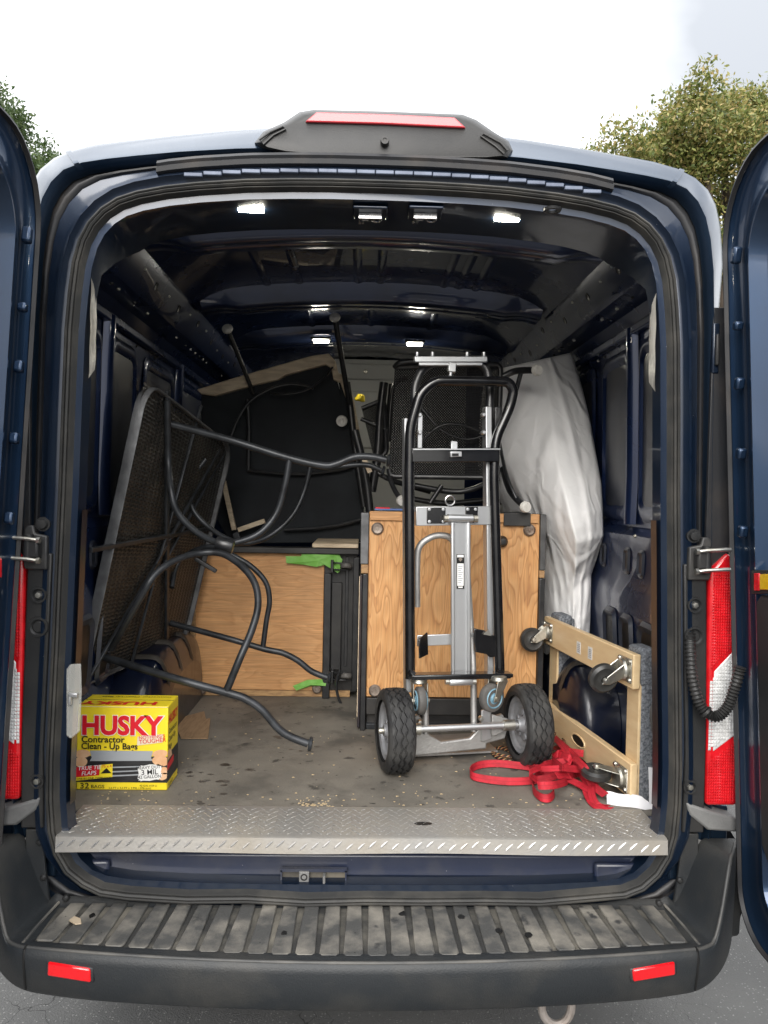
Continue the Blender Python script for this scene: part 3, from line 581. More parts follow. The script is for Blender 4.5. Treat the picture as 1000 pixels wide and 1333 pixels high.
# raised tread ribs fanning across the step
NRB = 28
for k in range(NRB):
    def edge(i, front):  # x of the i-th gap
        t = (i-(NRB)/2)/(NRB/2); return t*(.772 if front else .755)
    yb = 1.948
    xa0, xa1 = edge(k, 0), edge(k+1, 0); xb0, xb1 = edge(k, 1), edge(k+1, 1); g0 = .0085; g1 = .0040
    yf = max(yfront(xb0), yfront(xb1)) + .030
    m = MB(); z0, z1 = .5465, .5538
    tp = [(xa0+g0, yb), (xa1-g0, yb), (xb1-g1-.001, yf+.012), (xb1-g1-.006, yf+.001), (xb0+g1+.006, yf+.001), (xb0+g1+.001, yf+.012)]
    m.prism([(XC+x, y, z0) for x, y in tp], (0, 0, z1-z0)); obj('tread_rib', m, BUMPER_DIRT, bp_, bevel=.0025)
for pts in ([(62,1253),(117,1262),(118,1280),(61,1271)], [(824,1263),(879,1253),(880,1270),(825,1279)]):
    c = [None]*4; Yr = None
    m = MB(); q = []
    for x, y in pts:
        Y = 1.70
        for _ in range(6): Y = yfront(P(x, y, Y).x-XC)-.012
        q.append(P(x, y, Y-.002))
    m.prism(q, (0, .02, 0)); obj('reflector', m, REDREFL, bp_, bevel=.004)
    cx = sum(q, V3())/4; m = MB(); m.prism([cx+(p_-cx)*1.12+V3((0, .004, 0)) for p_ in q], (0, .02, 0)); obj('reflector_rim', m, BUMPER, bp_, bevel=.004)
m = MB()
for x, y in ((51,1097),(56,1143),(85,1170),(886,1147),(859,1177)):
    p = P(x, y, 1.945); m.lathe([(0, -.004), (.005, -.003), (.008, .001), (.008, .01)], p, (0, 1, 0), 12)
obj('push_rivet', m, BLACKPL, bp_)
# black splash panel joining bumper step, seal and corner
m = MB()
for s in (-1, 1):
    pl = [(.800, .55), (.86, .55), (.862, .74), (.822, .74), (.816, .70), (.812, .64)]; m = MB(); m.prism([(XC+s*x, 1.949, z) for x, z in pl], (0, .012, 0)); obj('splash_panel', m, BUMPER, van, bevel=.003)
m = MB(); c = V3((P(725, 1300, 1.80).x, 1.80, .418))
ang = [pi + a for a in np.linspace(-.25, pi+.25, 15)]; m.tube([(c.x+.036*cos(a), c.y, c.z-.03+.045*sin(a)) for a in ang], .0100, 10); obj('tow_loop', m, RUST, van)

# ---------------------------------------------------------------- corner panels, tail lights, hinges, conduit
for s in (-1, 1):
    X = lambda x: XC + s*x
    m = MB(); o = [(.815, .745), (.872, .745), (.872, 1.0), (.866, 1.25), (.860, 1.44), (.800, 1.44), (.808, 1.2), (.818, .95)]
    m.prism([(X(x), 1.943, z) for x, z in o], (0, .03, 0)); cp = obj('corner_panel', m, BLACKPL, van, bevel=.004)
    for z, r in ((1.335, .018), (1.255, .022), (.865, .016)):
        m = MB(); m.lathe([(.0, -.001), (r*.55, -.001), (r*.7, .002), (r*.9, -.003), (r*1.12, -.003), (r*1.2, .002)], (X(.832), 1.941, z), (0, 1, 0), 20); obj('screw_cup', m, BLACKPL, cp)
        if r < .02:
            m = MB(); m.lathe([(0, -.006), (.007, -.005), (.009, 0)], (X(.832), 1.941, z), (0, 1, 0), 6); obj('screw', m, ZINC, cp)
    m = MB(); o = [(.875, .80), (.972, .79), (.975, .83), (.885, .845)]
    m.prism([(X(x), 1.935, z) for x, z in [(.822, .825), (.83, .795), (.88, .755), (.955, .75), (.958, .785), (.885, .805)]], (0, .06, 0)); obj('lamp_bracket', m, GREYBRK, van, bevel=.006)
    # lamp body: red above and below, clear slanted middle
    body = [(.876, .815), (.958, .815), (.950, 1.1), (.938, 1.435), (.918, 1.472), (.868, 1.425), (.870, 1.2)]
    m = MB(); m.prism([(X(x), 1.944, z) for x, z in body], (0, .10, 0)); tl = obj('tail_light', m, REDLENS, van, bevel=.010, seg=3)
    m = MB(); m.prism([(X(x), 1.9425, z) for x, z in [(.889, .955), (.954, 1.005), (.950, 1.235), (.886, 1.165)]], (0, .02, 0)); obj('clear_lens', m, CLEARLENS, tl, bevel=.004)
    def cells(nm, mt, inside, y, sx, sz, h):
        m = MB(); z = .83
        while z < 1.43:
            x = .880
            while x < .952:
                if inside(x-sx*.5, z) and inside(x+sx*.5, z): m.loft([[V3((X(x+a*sx*.46), y, z+c*sz*.46)) for a, c in ((-1,-1),(1,-1),(1,1),(-1,1))], [V3((X(x+a*sx*.2), y-h, z+c*sz*.2)) for a, c in ((-1,-1),(1,-1),(1,1),(-1,1))]], cap1=True)
                x += sx
            z += sz
        o_ = obj(nm, m, mt, tl, smooth=False); o_['kind'] = 'stuff'
    lowc = lambda x: .955+(x-.889)*.77; upc = lambda x: 1.165+(x-.886)*1.03
    lim = lambda x, z: x < .958-(z-.815)*.030-.004
    cells('lens_cell', REDLENS, lambda x, z: lim(x, z) and (z < lowc(x)-.015 or z > upc(x)+.012), 1.9436, .006, .0075, .0009)
    cells('lens_cell', CLEARLENS, lambda x, z: lim(x, z) and lowc(x)+.010 < z < upc(x)-.010, 1.9421, .0075, .009, .0012)
    # lower blue body piece between bracket and bumper
    m = MB(); m.prism([(X(x), 1.985, z) for x, z in [(.80, .60), (.955, .60), (.955, .80), (.80, .80)]], (0, .03, 0)); obj('corner_skin', m, NAVY_OUT, van, bevel=.006)
    # hinge
    zz = 1.455
    m = MB(); m.prism([(X(x), 1.930, z) for x, z in [(.808, zz-.055), (.862, zz-.055), (.866, zz-.045), (.866, zz+.045), (.858, zz+.055), (.842, zz+.055), (.838, zz+.035), (.808, zz+.03)]], (0, .02, 0)); hg = obj('hinge', m, HINGE, van, bevel=.004)
    m = MB(); m.box((X(.836), 1.916, zz), (.036, .03, .05)); obj('hinge_block', m, BLACKPL, hg, bevel=.006)
    m = MB(); m.lathe([(0, -.034), (.012, -.034), (.012, .034), (0, .034)], (X(.845), 1.912, zz), (0, 0, 1), 14); obj('hinge_spring', m, BLACKPL, hg)
    for dz in (.024, -.026):
        m = MB(); m.tube([(X(.815), 1.900, zz+dz-.004), (X(.84), 1.896, zz+dz), (X(.90), 1.90, zz+dz+.003)], .0048, 8); obj('hinge_rod', m, ZINC, hg)
        m = MB(); m.lathe([(0, -.004), (.008, -.004), (.008, .004), (0, .004)], (X(.816), 1.900, zz+dz-.004), (1, 0, 0), 6); obj('hinge_nut', m, ZINC, hg)
    m = MB(); m.lathe([(0, -.01), (.011, -.009), (.014, 0), (.018, 0), (.018, .012)], (X(.822), 1.938, zz+.058), (0, 1, 0), 16); obj('hinge_bolt', m, BLACKPL, hg)
    m = MB(); m.prism([(X(x), 1.958, z) for x, z in [(.862, 1.40), (.925, 1.40), (.918, 2.10), (.866, 2.10)]], (0, .012, 0)); obj('edge_filler_strip', m, GUTTER, van, bevel=.002)  # black filler strip added to cover the sky-bright edge of the body
    # upper hinge recess
    m = MB(); m.bx(X(.865), X(.883), 1.955, 1.985, 1.93, 2.06); uh = obj('hinge', m, NAVY, van, bevel=.004)
    m = MB(); m.bx(X(.870), X(.879), 1.945, 1.955, 1.95, 2.03); obj('hinge_block', m, BLACKPL, uh, bevel=.003)
pts = cat([P(898, 822, 1.95), P(899, 850, 1.925), P(902, 885, 1.912), P(912, 918, 1.90), P(930, 933, 1.885), P(946, 922, 1.87), P(956, 897, 1.865), P(964, 868, 1.86)], 26)
m = MB(); m.tube(pts, [.0128 + .0022*sin(i*pi/2*1.0) for i in range(len(pts))], 12); cn_ = obj('cable_conduit', m, BLACKPL, van, angle=80)
i = int(len(pts)*.48); m = MB(); m.tube(pts[i:i+5], .0175, 12); obj('conduit_collar', m, BLACKPL, cn_)

# ---------------------------------------------------------------- inside the bay: wall pressings, wheelhouses, partition
def xin(z, s, Y=2.3): 
    xs = [p[0] for p in I_HALF[11:24]][::-1]; zs = [p[1] for p in I_HALF[11:24]][::-1]; return XC + s*float(np.interp(z, zs, xs))
WALLGREY = M('wall_panel_paint', (.016, .021, .036), .45, 0, c2=(.055, .055, .056), ns=4, thr=(.4, .8), coat=.6, coatr=.2)
def loop_rr(y0, y1, z0, z1, r, x, n=6):
    o = []
    for cy, cz, a0 in ((y1-r, z1-r, 0), (y0+r, z1-r, pi/2), (y0+r, z0+r, pi), (y1-r, z0+r, 1.5*pi)):
        for k in range(n): a = a0 + k/(n-1)*pi/2; z = cz+r*sin(a); o.append(V3((x(z), cy+r*cos(a), z)))
    return o
for s in (-1, 1):
    for (y0, y1, z0, z1) in ((2.27, 2.53, 1.53, 2.13), (2.63, 2.92, 1.53, 2.13), (3.02, 3.5, 1.53, 2.13), (3.6, 4.2, 1.53, 2.13)):
        m = MB(); A = loop_rr(y0, y1, z0, z1, .05, lambda z: xin(z, s)-s*.004); c = sum(A, V3())/len(A)
        B = [a_.lerp(c, .05)-V3((s*.008, 0, 0)) for a_ in A]; C = [a_.lerp(c, .11)-V3((s*.008, 0, 0)) for a_ in A]; D = [a_.lerp(c, .17)+V3((s*.002, 0, 0)) for a_ in A]
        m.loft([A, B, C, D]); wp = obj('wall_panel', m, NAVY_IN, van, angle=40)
        m = MB(); m.loft([D, [a_.lerp(c, .5)-V3((s*.004, 0, 0)) for a_ in D]], cap1=True); obj('panel_skin', m, WALLGREY, wp, angle=60)
    for y in (2.58, 3.55):
        m = MB(); m.grid(lambda u, v: (xin(1.52+.66*v, s)-s*(.004+.03*sin(pi*u)**.6), y-.03+.06*u, 1.52+.66*v), 8, 4); obj('wall_rib', m, NAVY_IN, van, angle=60)
    m = MB(); m.beam((XC+s*.875, 2.20, 2.172), (XC+s*.875, 4.6, 2.172), .03, .03); obj('wall_rail', m, NAVY_IN, van, bevel=.006)
    for y, hole in ((2.27, 1), (2.40, 0), (2.53, 1), (2.78, 1), (2.9, 0)):
        x_ = lambda z: xin(z, s)-s*.002
        m = MB(); A = loop_rr(y-.03, y+.03, 1.355, 1.445, .02, x_); c = sum(A, V3())/len(A); B = [a_.lerp(c, .18)-V3((s*.006, 0, 0)) for a_ in A]; D = [a_.lerp(c, .34) for a_ in A]; m.loft([A, B, D], cap1=True); wb = obj('wall_boss', m, WALLGREY, van)
        if hole: m = MB(); m.loft([[a_.lerp(c, .55)-V3((s*.001, 0, 0)) for a_ in A], [a_.lerp(c, .8)+V3((s*.0, 0, 0)) for a_ in A]], cap1=True); obj('slot', m, PBLACK, wb)
    for y0, y1 in ((2.20, 2.36), (2.42, 2.53), (2.58, 2.70)):
        x_ = lambda z: xin(z, s)-s*.003
        m = MB(); A = loop_rr(y0, y1, .98, 1.23, .03, x_); c = sum(A, V3())/len(A); B = [a_.lerp(c, .10)-V3((s*.012, 0, 0)) for a_ in A]; D = [a_.lerp(c, .26)-V3((s*.002, 0, 0)) for a_ in A]; m.loft([A, B, D]); fr_ = obj('cutout_frame', m, WALLGREY, van, angle=40)
        m = MB(); m.loft([[a_.lerp(c, .255)-V3((s*.003, 0, 0)) for a_ in A], [a_.lerp(c, .9)-V3((s*.003, 0, 0)) for a_ in A]], cap1=True); obj('cutout', m, PBLACK, fr_)
    rb_ = random.Random(9+s)
    for k in range(26):      # small studs added along the rails for bright glints, some black
        y = 2.15+k*.085+rb_.uniform(-.02, .02); zz = rb_.choice((2.20, 2.215, 2.145, 1.485)); xx = xin(zz, s) if zz < 2.2 else XC+s*.80
        nrm = V3((-s, 0, -.3 if zz < 2.2 else -1)).normalized(); pb = V3((xx, y, zz)) if zz < 2.2 else V3((XC+s*.815, y, 2.243))
        m = MB(); m.lathe([(0, .006), (.004, .005), (.006, .001), (.007, -.002)], pb, nrm, 8); obj('wall_glint_stud', m, ZINC if k % 3 else PBLACK, van)
    for k in range(14):
        y = 2.2+k*.16; f_ = rb_.uniform(.25, .75); pb = V3((XC+s*(.725+.043*f_), y, 2.36-.095*f_)); m = MB(); m.lathe([(0, .001), (.012, .001), (.014, .002), (.016, -.001)] if k % 2 else [(0, .006), (.004, .005), (.006, -.001)], pb, V3((-s*.9, 0, -.42)), 12); obj('rail_glint_stud', m, PBLACK if k % 2 else ZINC, van)  # studs added along the upper rail for glints, alternating with black discs
    # wheelhouse: blue dome behind, brown liner forward
    m = MB(); yc, hy, hz, wd = 2.98, .44, .30, .165
    def wh(u, v):
        a = u*pi; k = 1-(max(0, v-.55)/.45)**3*.35; yy = -cos(a); zz = sin(a); e = .62
        yy = math.copysign(abs(yy)**e, yy); zz = zz**e
        return (XC+s*(.857-wd*v), yc+hy*yy*k, .731+hz*zz*k)
    m.grid(wh, 24, 12); cap = [wh(i/24, 1) for i in range(25)]; m.af(*[m.av(p) for p in cap]); whs = obj('wheelhouse', m, WHEELP, van, angle=60)
    for y in (2.72, 2.9, 3.08):
        m = MB(); m.grid(lambda u, v: (XC+s*(.855-.165*v), y-.02+.04*u, .731+hz*(1-abs((y-yc)/hy)**3.2)**(1/3.2)*(1-(max(0, v-.55)/.45)**3*.35)+.014*sin(pi*u)), 6, 10); obj('wheelhouse_rib', m, DIRT, whs, angle=60)
    # brown jamb lining
    m = MB(); zs = np.linspace(.80, 1.55, 8); xj = lambda z: float(np.interp(z, [.82, .92, 1.05, 1.2, 1.4, 1.6, 1.8, 2.0], [.811, .811, .806, .8, .794, .787, .782, .776]))-.056
    m.grid(lambda u, v: (XC+s*(xj(.80+.75*v)-.0015), 1.957+.038*u, .80+.75*v), 2, 8); jl = obj('jamb_lining', m, MAROON, van)
    m = MB(); m.grid(lambda u, v: (XC+s*(xj(1.88+.27*v)-.004-.0008*sin(v*17)), 1.956+.045*u+.002*sin(v*9), 1.88+.27*v+.03*u), 4, 14); obj('pale_jamb_strip', m, PALESTRIP, van, angle=20)  # narrow pale crinkled strip along the jamb
m = MB(); m.bx(XC-.87, XC+.87, 4.885, 4.90, .73, 2.46); pt = obj('partition', m, NAVY_IN, van)
m = MB(); m.bx(XC-.22, XC+.62, 4.880, 4.884, 1.3, 2.46); obj('partition_panel', m, BULK, pt)
m = MB(); m.bx(XC-.22, XC+.6, 4.85, 4.879, 2.33, 2.43); obj('partition_rail', m, BULK, pt, bevel=.01)
m = MB(); m.bx(XC-.2, XC+.5, 4.862, 4.879, 1.9, 2.26); obj('partition_panel', m, BULK, pt, bevel=.01)
m = MB(); q = P(476, 491, 4.845); m.lathe([(0, -.01), (.012, -.008), (.016, .005)], (q.x, 4.848, 2.38), (0, 1, 0), 12); obj('bolt', m, ZINC, pt)
# clear guard clipped to the jamb, loose wiring by the other jamb
q = [(86,872),(91,865),(105,864),(106,900),(104,952),(92,962),(86,958)]
m = MB(); m.prism([P(x, y, 1.915) for x, y in q], (0, .006, 0)); gd = obj('clear_guard', m, CLEARP, van, bevel=.003)
m = MB(); a = P(95, 905, 1.905); m.box((a.x, 1.908, a.z), (.022, .012, .01)); m.box((a.x-.008, 1.908, a.z-.012), (.007, .012, .026)); obj('guard_clip', m, ALU, gd, bevel=.002)
q = P(856, 935, 2.08); m = MB(); m.box((q.x, 2.08, q.z), (.018, .02, .05)); m.box((q.x+.004, 2.08, q.z-.05), (.008, .01, .06)); obj('wire_clip', m, CAPW, van, bevel=.003)
m = MB(); m.tube(cat([P(860, 900, 2.09), P(848, 925, 2.07), P(852, 960, 2.07), P(860, 985, 2.09)], 6), .004, 6); obj('loose_wire', m, GREYRUB, van)

# ---------------------------------------------------------------- rear doors, swung open beside the opening
def door(s, dx):
    xd = lambda z: XC + s*(.873 + dx + .074*(2.2-z)/1.4)
    Yh, Ye, zb, zt = 1.925, 1.12, .500, 2.43
    def dring(ins, x_out, rt=.20, rb=.12, n=9):
        y0, y1, z0, z1 = Ye+ins, Yh-ins, zb+ins, zt-ins; o = []; rt = max(.03, rt-ins*.5); rb = max(.03, rb-ins*.4)
        for cy, cz, r, a0 in ((y1-rt, z1-rt, rt, 0), (y0+rt, z1-rt, rt, pi/2), (y0+rb, z0+rb, rb, pi), (y1-rb, z0+rb, rb, 1.5*pi)):
            for k in range(n): a = a0+k/(n-1)*pi/2; z = cz+r*sin(a); o.append(V3((xd(z)+s*x_out, cy+r*cos(a), z)))
        return o
    m = MB(); m.loft([dring(-.050, .100), dring(-.056, .090), dring(-.050, .078), dring(-.004, .072), dring(-.001, .03), dring(.002, .012), dring(.010, .002), dring(.022, 0), dring(.030, .006), dring(.040, .012), dring(.095, .012), dring(.105, .006), dring(.112, .006), dring(.125, .045), dring(.16, .05), dring(.3, .047)], cap0=True, cap1=True)
    d = obj('rear_door', m, NAVY_DOOR_LIT, van, angle=38)
    m = MB(); m.loft([dring(.013, -.001), dring(.015, -.010), dring(.020, -.011), dring(.024, -.002)]); obj('door_seal', m, GUTTER, d)
    # lower trim
    m = MB(); zl, zh = .70, 1.385; pp = [(Yh-.125, zl+.08), (Yh-.125, zh-.02), (Yh-.15, zh), (Ye+.13, zh), (Ye+.13, zl+.03), (Yh-.17, zl+.03)]
    m.prism([(xd(z)-s*.004, y, z) for y, z in pp], (s*.04, 0, 0)); obj('door_trim', m, DOORTRIM, d, bevel=.008)
    # small pressed tabs along the hinge side
    for z, w_ in ((2.20, .04), (2.03, .022), (1.89, .03), (1.72, .028), (1.53, .03)):
        m = MB(); m.box((xd(z)-s*.003, Yh-.072, z), (.022, .022, w_), Matrix.Rotation(radians(12*s), 3, 'X')); obj('door_tab', m, NAVY_DOOR_LIT, d, bevel=.006)
    return d, xd
dR, xdR = door(1, 0.0); dL, xdL = door(-1, -.040)
m = MB(); q = [PX(x, y, xdR(1.4)-.004) for x, y in ((979,744),(1004,744),(1004,770),(979,770))]
def slab(x0, x1, y0, y1, mt, nm, X, s):
    q = [PX(x, y, X) for x, y in ((x0, y0), (x1, y0), (x1, y1), (x0, y1))]; m = MB(); m.prism(q, (s*.012, 0, 0)); return obj(nm, m, mt, dR if s > 0 else dL, bevel=.002)
slab(978, 1012, 742, 773, BLACKPL, 'marker_bezel', xdR(1.41)-.006, 1)
slab(981, 988, 746, 769, REDLENS, 'marker_lamp', xdR(1.41)-.0085, 1); slab(988.7, 1010, 747, 768, AMBER, 'marker_reflector', xdR(1.41)-.009, 1)
slab(-8, 3, 726, 752, REDLENS, 'marker_lamp', xdL(1.41)+.006, -1)
# road wheels
for s in (-1, 1):
    m = MB(); m.lathe([(.19, -.11), (.30, -.125), (.335, -.10), (.345, -.05), (.345, .05), (.335, .10), (.30, .125), (.19, .11)], (XC+s*.80, 2.95, .345), (1, 0, 0), 40); rw = obj('road_wheel', m, TYRE, van)
    m = MB(); m.lathe([(0, .03), (.06, .04), (.15, .02), (.19, .10), (.20, .11)], (XC+s*.80, 2.95, .345), (s, 0, 0), 30); obj('rim', m, RIM, rw)
m = MB(); m.bx(XC-.72, XC+.72, 2.2, 5.6, .35, .41); obj('underbody', m, BLACKPL, van)
# grit and a dry leaf on the step
m = MB()
for x, y in ((700-330, 1215),(525,1190),(601,1194),(650,1212),(688,1217),(120,1192)):
    p = PZ(x, y, .5545); a0 = random.random()*6; m.prism([(p.x+random.uniform(.006, .012)*cos(a0+a), p.y+random.uniform(.006, .014)*sin(a0+a), .5540) for a in np.linspace(0, 2*pi, 8)[:-1]], (0, 0, .002))
gt = tag(obj('oil_grime', m, PBLACK, bp_)); gt['kind'] = 'stuff'
# ================================================================== what is loaded in the bay
FZ = .7305                                        # bay floor
# ---------------------------------------------------------------- yellow box of bags
def bag_box():
    bl, br = V3((P(99, 1034, 2.235).x, 2.235, FZ)), V3((P(217.5, 1034, 2.235).x, 2.235, FZ))
    r = (br-bl).normalized(); n = V3((0, 0, 1)).cross(r) ; dp = .125; W = (br-bl).length; H = .246
    bkv = n*dp if n.y > 0 else -n*dp
    up = V3((0, 0, 1)); t = thing('trash_bag_box', 'bright yellow carton of contractor clean-up bags with red lettering', 'box', bl)
    m = MB(); m.prism([bl, br, br+bkv, bl+bkv], up*H); obj('carton', m, YELLOW, t, bevel=.003)
    f = -bkv.normalized()
    F = lambda u, v: bl + r*(u*W) + up*(v*H) + f*.0008     # front face in fractions
    def quad(nm, mt, pts, th=.0006, lift=0):
        m = MB(); m.prism([F(u, v)+f*lift for u, v in pts], f*th); return obj(nm, m, mt, t, smooth=False)
    def word(s, mt, u, v, size, bold=0, lift=.002, align='LEFT', stretch=1.0, rot=0, shear=0):
        rr = (r*cos(rot)+up*sin(rot)); uu = (up*cos(rot)-r*sin(rot)); m = MB(); text_mesh(m, s, F(u, v)+f*lift, rr, uu, size, bold, 0, align, shear, stretch); return obj('lettering', m, mt, t, smooth=False)
    # film photograph on the lower half
    quad('printed_picture', PBLACK2, [(.0, .095), (1, .095), (1, .405), (.0, .405)])
    quad('printed_band', PGREY, [(.17, .385), (.82, .385), (.84, .47), (.15, .47)], lift=.0003)
    quad('printed_band', PGREY, [(.15, .345), (.85, .355), (.82, .385), (.17, .385)], lift=.0002)
    for pts in ([(.18, .255), (.86, .285), (.86, .297), (.18, .272)], [(.0, .135), (.9, .195), (.9, .206), (.0, .158)], [(.30, .205), (.85, .24), (.85, .25), (.30, .222)]): quad('printed_highlight', PGREY, pts, lift=.0004)
    def blob(c, a, b_, rot, lift=.0008):
        m = MB(); a *= .75; b_ *= .8; q = [(c[0]*W+a*cos(k)*cos(rot)-b_*sin(k)*sin(rot), c[1]*H+a*cos(k)*sin(rot)+b_*sin(k)*cos(rot)) for k in np.linspace(0, 2*pi, 19)[:-1]]
        m.prism([F(min(max(x/W, 0.002), .998), y/H)+f*lift for x, y in q], f*.0005); return obj('printed_finger', m, SKIN, t, smooth=False)
    blob((.07, .43), .030, .015, .05); blob((.05, .335), .026, .019, .1, .0011); blob((.92, .44), .030, .014, .1); blob((.93, .355), .034, .019, -.1, .0011); blob((.97, .24), .018, .013, -.3); blob((.96, .17), .020, .012, .5)
    word('HUSKY', PWHITE, .050, .665, .0765, .058, .0016, stretch=.965); word('HUSKY', PRED, .055, .668, .075, .040, .0024, stretch=.97)
    word('Contractor', PBLACK, .055, .570, .0255, .020, stretch=1.05); word('Clean - Up Bags', PBLACK, .055, .490, .0255, .020, stretch=.98)
    quad('printed_stamp', PCREAM, [(.665, .535), (.945, .575), (.95, .675), (.67, .64)], lift=.0006)
    word('NOTHING\u2019S', PRED, .685, .607, .0135, .006, rot=.10, stretch=1.05); word('TOUGHER', PRED, .69, .555, .0165, .010, rot=.10)
    quad('printed_flash', PRED, [(.0, .135), (.25, .165), (.26, .30), (.0, .27)], lift=.0009); quad('printed_flash', YELLOW, [(.255, .165), (.40, .185), (.40, .315), (.262, .30)], lift=.0009); quad('printed_flash', YELLOW, [(.0, .11), (.40, .16), (.40, .195), (.0, .15)], lift=.0012)
    quad('printed_picture', PBLACK, [(.27, .20), (.39, .205), (.335, .265)], lift=.0014)
    word('TRUE TIE', PWHITE, .02, .235, .0165, .012, rot=.07, shear=.2); word('FLAPS', PWHITE, .06, .175, .0165, .012, rot=.07, shear=.2); word('ONE-BY-ONE  DISPENSING', PBLACK, .01, .122, .0082, .008, rot=.05, lift=.0022); word('75 x 4', PRED, .285, .27, .011, .004, rot=.05)
    # jagged badge
    bd = []
    c = (.81, .215)
    for k in range(28):
        a = 2*pi*k/28; q = 1.0 if k % 2 else .90; ex, ey = cos(a), sin(a); e = .35
        bd.append((c[0]+math.copysign(abs(ex)**e, ex)*.135*q, c[1]+math.copysign(abs(ey)**e, ey)*.098*q+.10*(math.copysign(abs(ex)**e, ex)*.135)))
    quad('printed_badge', PWHITE, bd, lift=.001)
    word('HEAVY DUTY', PBLACK, .81, .262, .0128, .004, align='CENTER', rot=.07, lift=.0024); word('3 MIL', PBLACK, .81, .193, .0215, .008, align='CENTER', rot=.07, lift=.0024); word('42 GALLON', PBLACK, .81, .150, .0128, .004, align='CENTER', rot=.07, lift=.0024)
    word('32', PBLACK, .045, .022, .0225, .012, stretch=1.2); word('BAGS', PBLACK, .165, .026, .0135, .006, stretch=1.2)
    word('2.6 FT x 3.3 FT x 3 MIL (.076 mm)', PBLACK, .36, .020, .0078, 0, stretch=1.12); word('42 GAL (159 L)', PBLACK, .70, .050, .0072, 0, stretch=1.1)
    # top flap, read from behind, and the side
    T = lambda u, v: bl + r*(u*W) + bkv*v + up*(H+.0006)
    m = MB(); text_mesh(m, 'HUSKY', T(.86, .32), -r, -bkv, .044, .03, .0014, stretch=1.6); obj('lettering', m, PRED, t, smooth=False)
    m = MB(); text_mesh(m, 'Contractor Clean-Up Bags', T(.95, .80), -r, -bkv, .016, .008, .0014, stretch=1.2); obj('lettering', m, PBLACK, t, smooth=False)
    sd_ = bkv.normalized(); SDE = lambda u, v: br + bkv*u + up*(v*H)
    m = MB(); text_mesh(m, 'HUSKY', SDE(.04, .78), sd_, up, .036, .03, .0014, stretch=.95); obj('lettering', m, PRED, t, smooth=False)
    for s_, v in (('Contractor', .66), ('Clean-Up', .565), ('Bags', .475)): m = MB(); text_mesh(m, s_, SDE(.05, v), sd_, up, .022, .01, .0014, stretch=.95); obj('lettering', m, PBLACK, t, smooth=False)
    m = MB(); n_ = sd_.cross(up); m.prism([SDE(.0, .10)+n_*.0003, SDE(1, .10)+n_*.0003, SDE(1, .42)+n_*.0003, SDE(0, .42)+n_*.0003], n_*.0006); obj('printed_picture', m, PBLACK2, t, smooth=False)
    m = MB(); m.prism([SDE(.0, .24)+n_*.0008, SDE(.55, .26)+n_*.0008, SDE(.55, .34)+n_*.0008, SDE(0, .32)+n_*.0008], n_*.0005); obj('printed_flash', m, PRED, t, smooth=False)
    m = MB(); m.prism([SDE(.0, .36)+n_*.0008, SDE(.4, .36)+n_*.0008, SDE(.3, .46)+n_*.0008, SDE(0, .46)+n_*.0008], n_*.0005); obj('printed_finger', m, SKIN, t, smooth=False)
    m = MB(); text_mesh(m, '32 BAGS', SDE(.1, .03), sd_, up, .013, .008, .0014); obj('lettering', m, PBLACK, t, smooth=False)
    m = MB(); m.ribbon([T(0, .52), T(.5, .515), T(1, .52)], sd_*.0022, .0006); obj('flap_seam', m, M('flap_gap', (.10, .08, .02), .8), t)
    m = MB(); m.ribbon([F(.0, .992), F(.5, .988), F(1, .992)], up*.0018, .0008); obj('flap_seam', m, M('worn_card_edge', (.75, .66, .38), .7), t)
    # tear-open line
    m = MB(); m.tube([F(.487, .70), F(.487, .62), F(.40, .50), F(.385, .33), F(.43, .26), F(.48, .24), F(.485, .19)], .0007, 5); obj('perforation', m, M('torn_line', (.33, .30, .22), .7), t)
bag_box()
# scrap of cardboard flat on the floor
m = MB(); m.prism([PZ(x, y, FZ+.002) for x, y in ((229,948),(232,936),(266,927),(268,937),(274,936),(271,962),(236,962))], (0, 0, .004))
tag(obj('cardboard_scrap', m, CARD), 'small flat scrap of brown cardboard on the floor beside the yellow carton', 'cardboard')

# ---------------------------------------------------------------- mesh patio table stood on its edge, legs out
NB, FB, NT, FT = P(103, 893, 2.36), P(240, 832, 3.18), P(188, 494, 2.40), P(299, 580, 3.22)
tn = (FB-NB).cross(NT-NB).normalized()
if tn.x < 0: tn = -tn
def TPL(px, py, lift=0): return PP(px, py, NB+tn*lift, tn)
t = thing('mesh_table', 'black mesh patio table stood on edge against the bay wall, curved tube legs sticking out', 'table', (NB+FB)/2)
def tp(u, v): return NB.lerp(FB, u).lerp(NT.lerp(FT, u), v)
m = MB(); m.grid(lambda u, v: tp(.005+.99*u, .005+.99*v), 16, 16, (.85, .92)); obj('mesh_top', m, TABMESH, t, uv=True)
m = MB(); m.grid(lambda u, v: tp(.02+.96*u, .02+.96*v)-tn*.012, 4, 4); obj('dark_back_sheet', m, M('dark_sheet_colour', (.012, .011, .010), .8, 0, c2=(.03, .026, .022), ns=12), t)  # plain dark sheet set just behind the mesh
rr = .10; rim = []
for (cu, cv, a0) in ((1-rr, 1-rr, 0), (rr, 1-rr, pi/2), (.03, .03, pi), (1-rr, rr, 1.5*pi)):
    q = rr if cv > .5 or cu > .5 else .03
    for k in range(7): a = a0+k/6*pi/2; rim.append((cu+q*cos(a), cv+q*sin(a)))
m = MB(); R = []
for i in range(len(rim)):
    c = tp(.5, .5); p = tp(*rim[i]); d = (c-p).normalized(); R.append((p, d))
m.loft([[p-tn*.015 for p, d in R], [p+tn*.015 for p, d in R], [p+tn*.018+d*.003 for p, d in R], [p+tn*.016+d*.009 for p, d in R], [p-tn*.008+d*.010 for p, d in R]]); obj('rim', m, TABLEEDGE, t, angle=50)
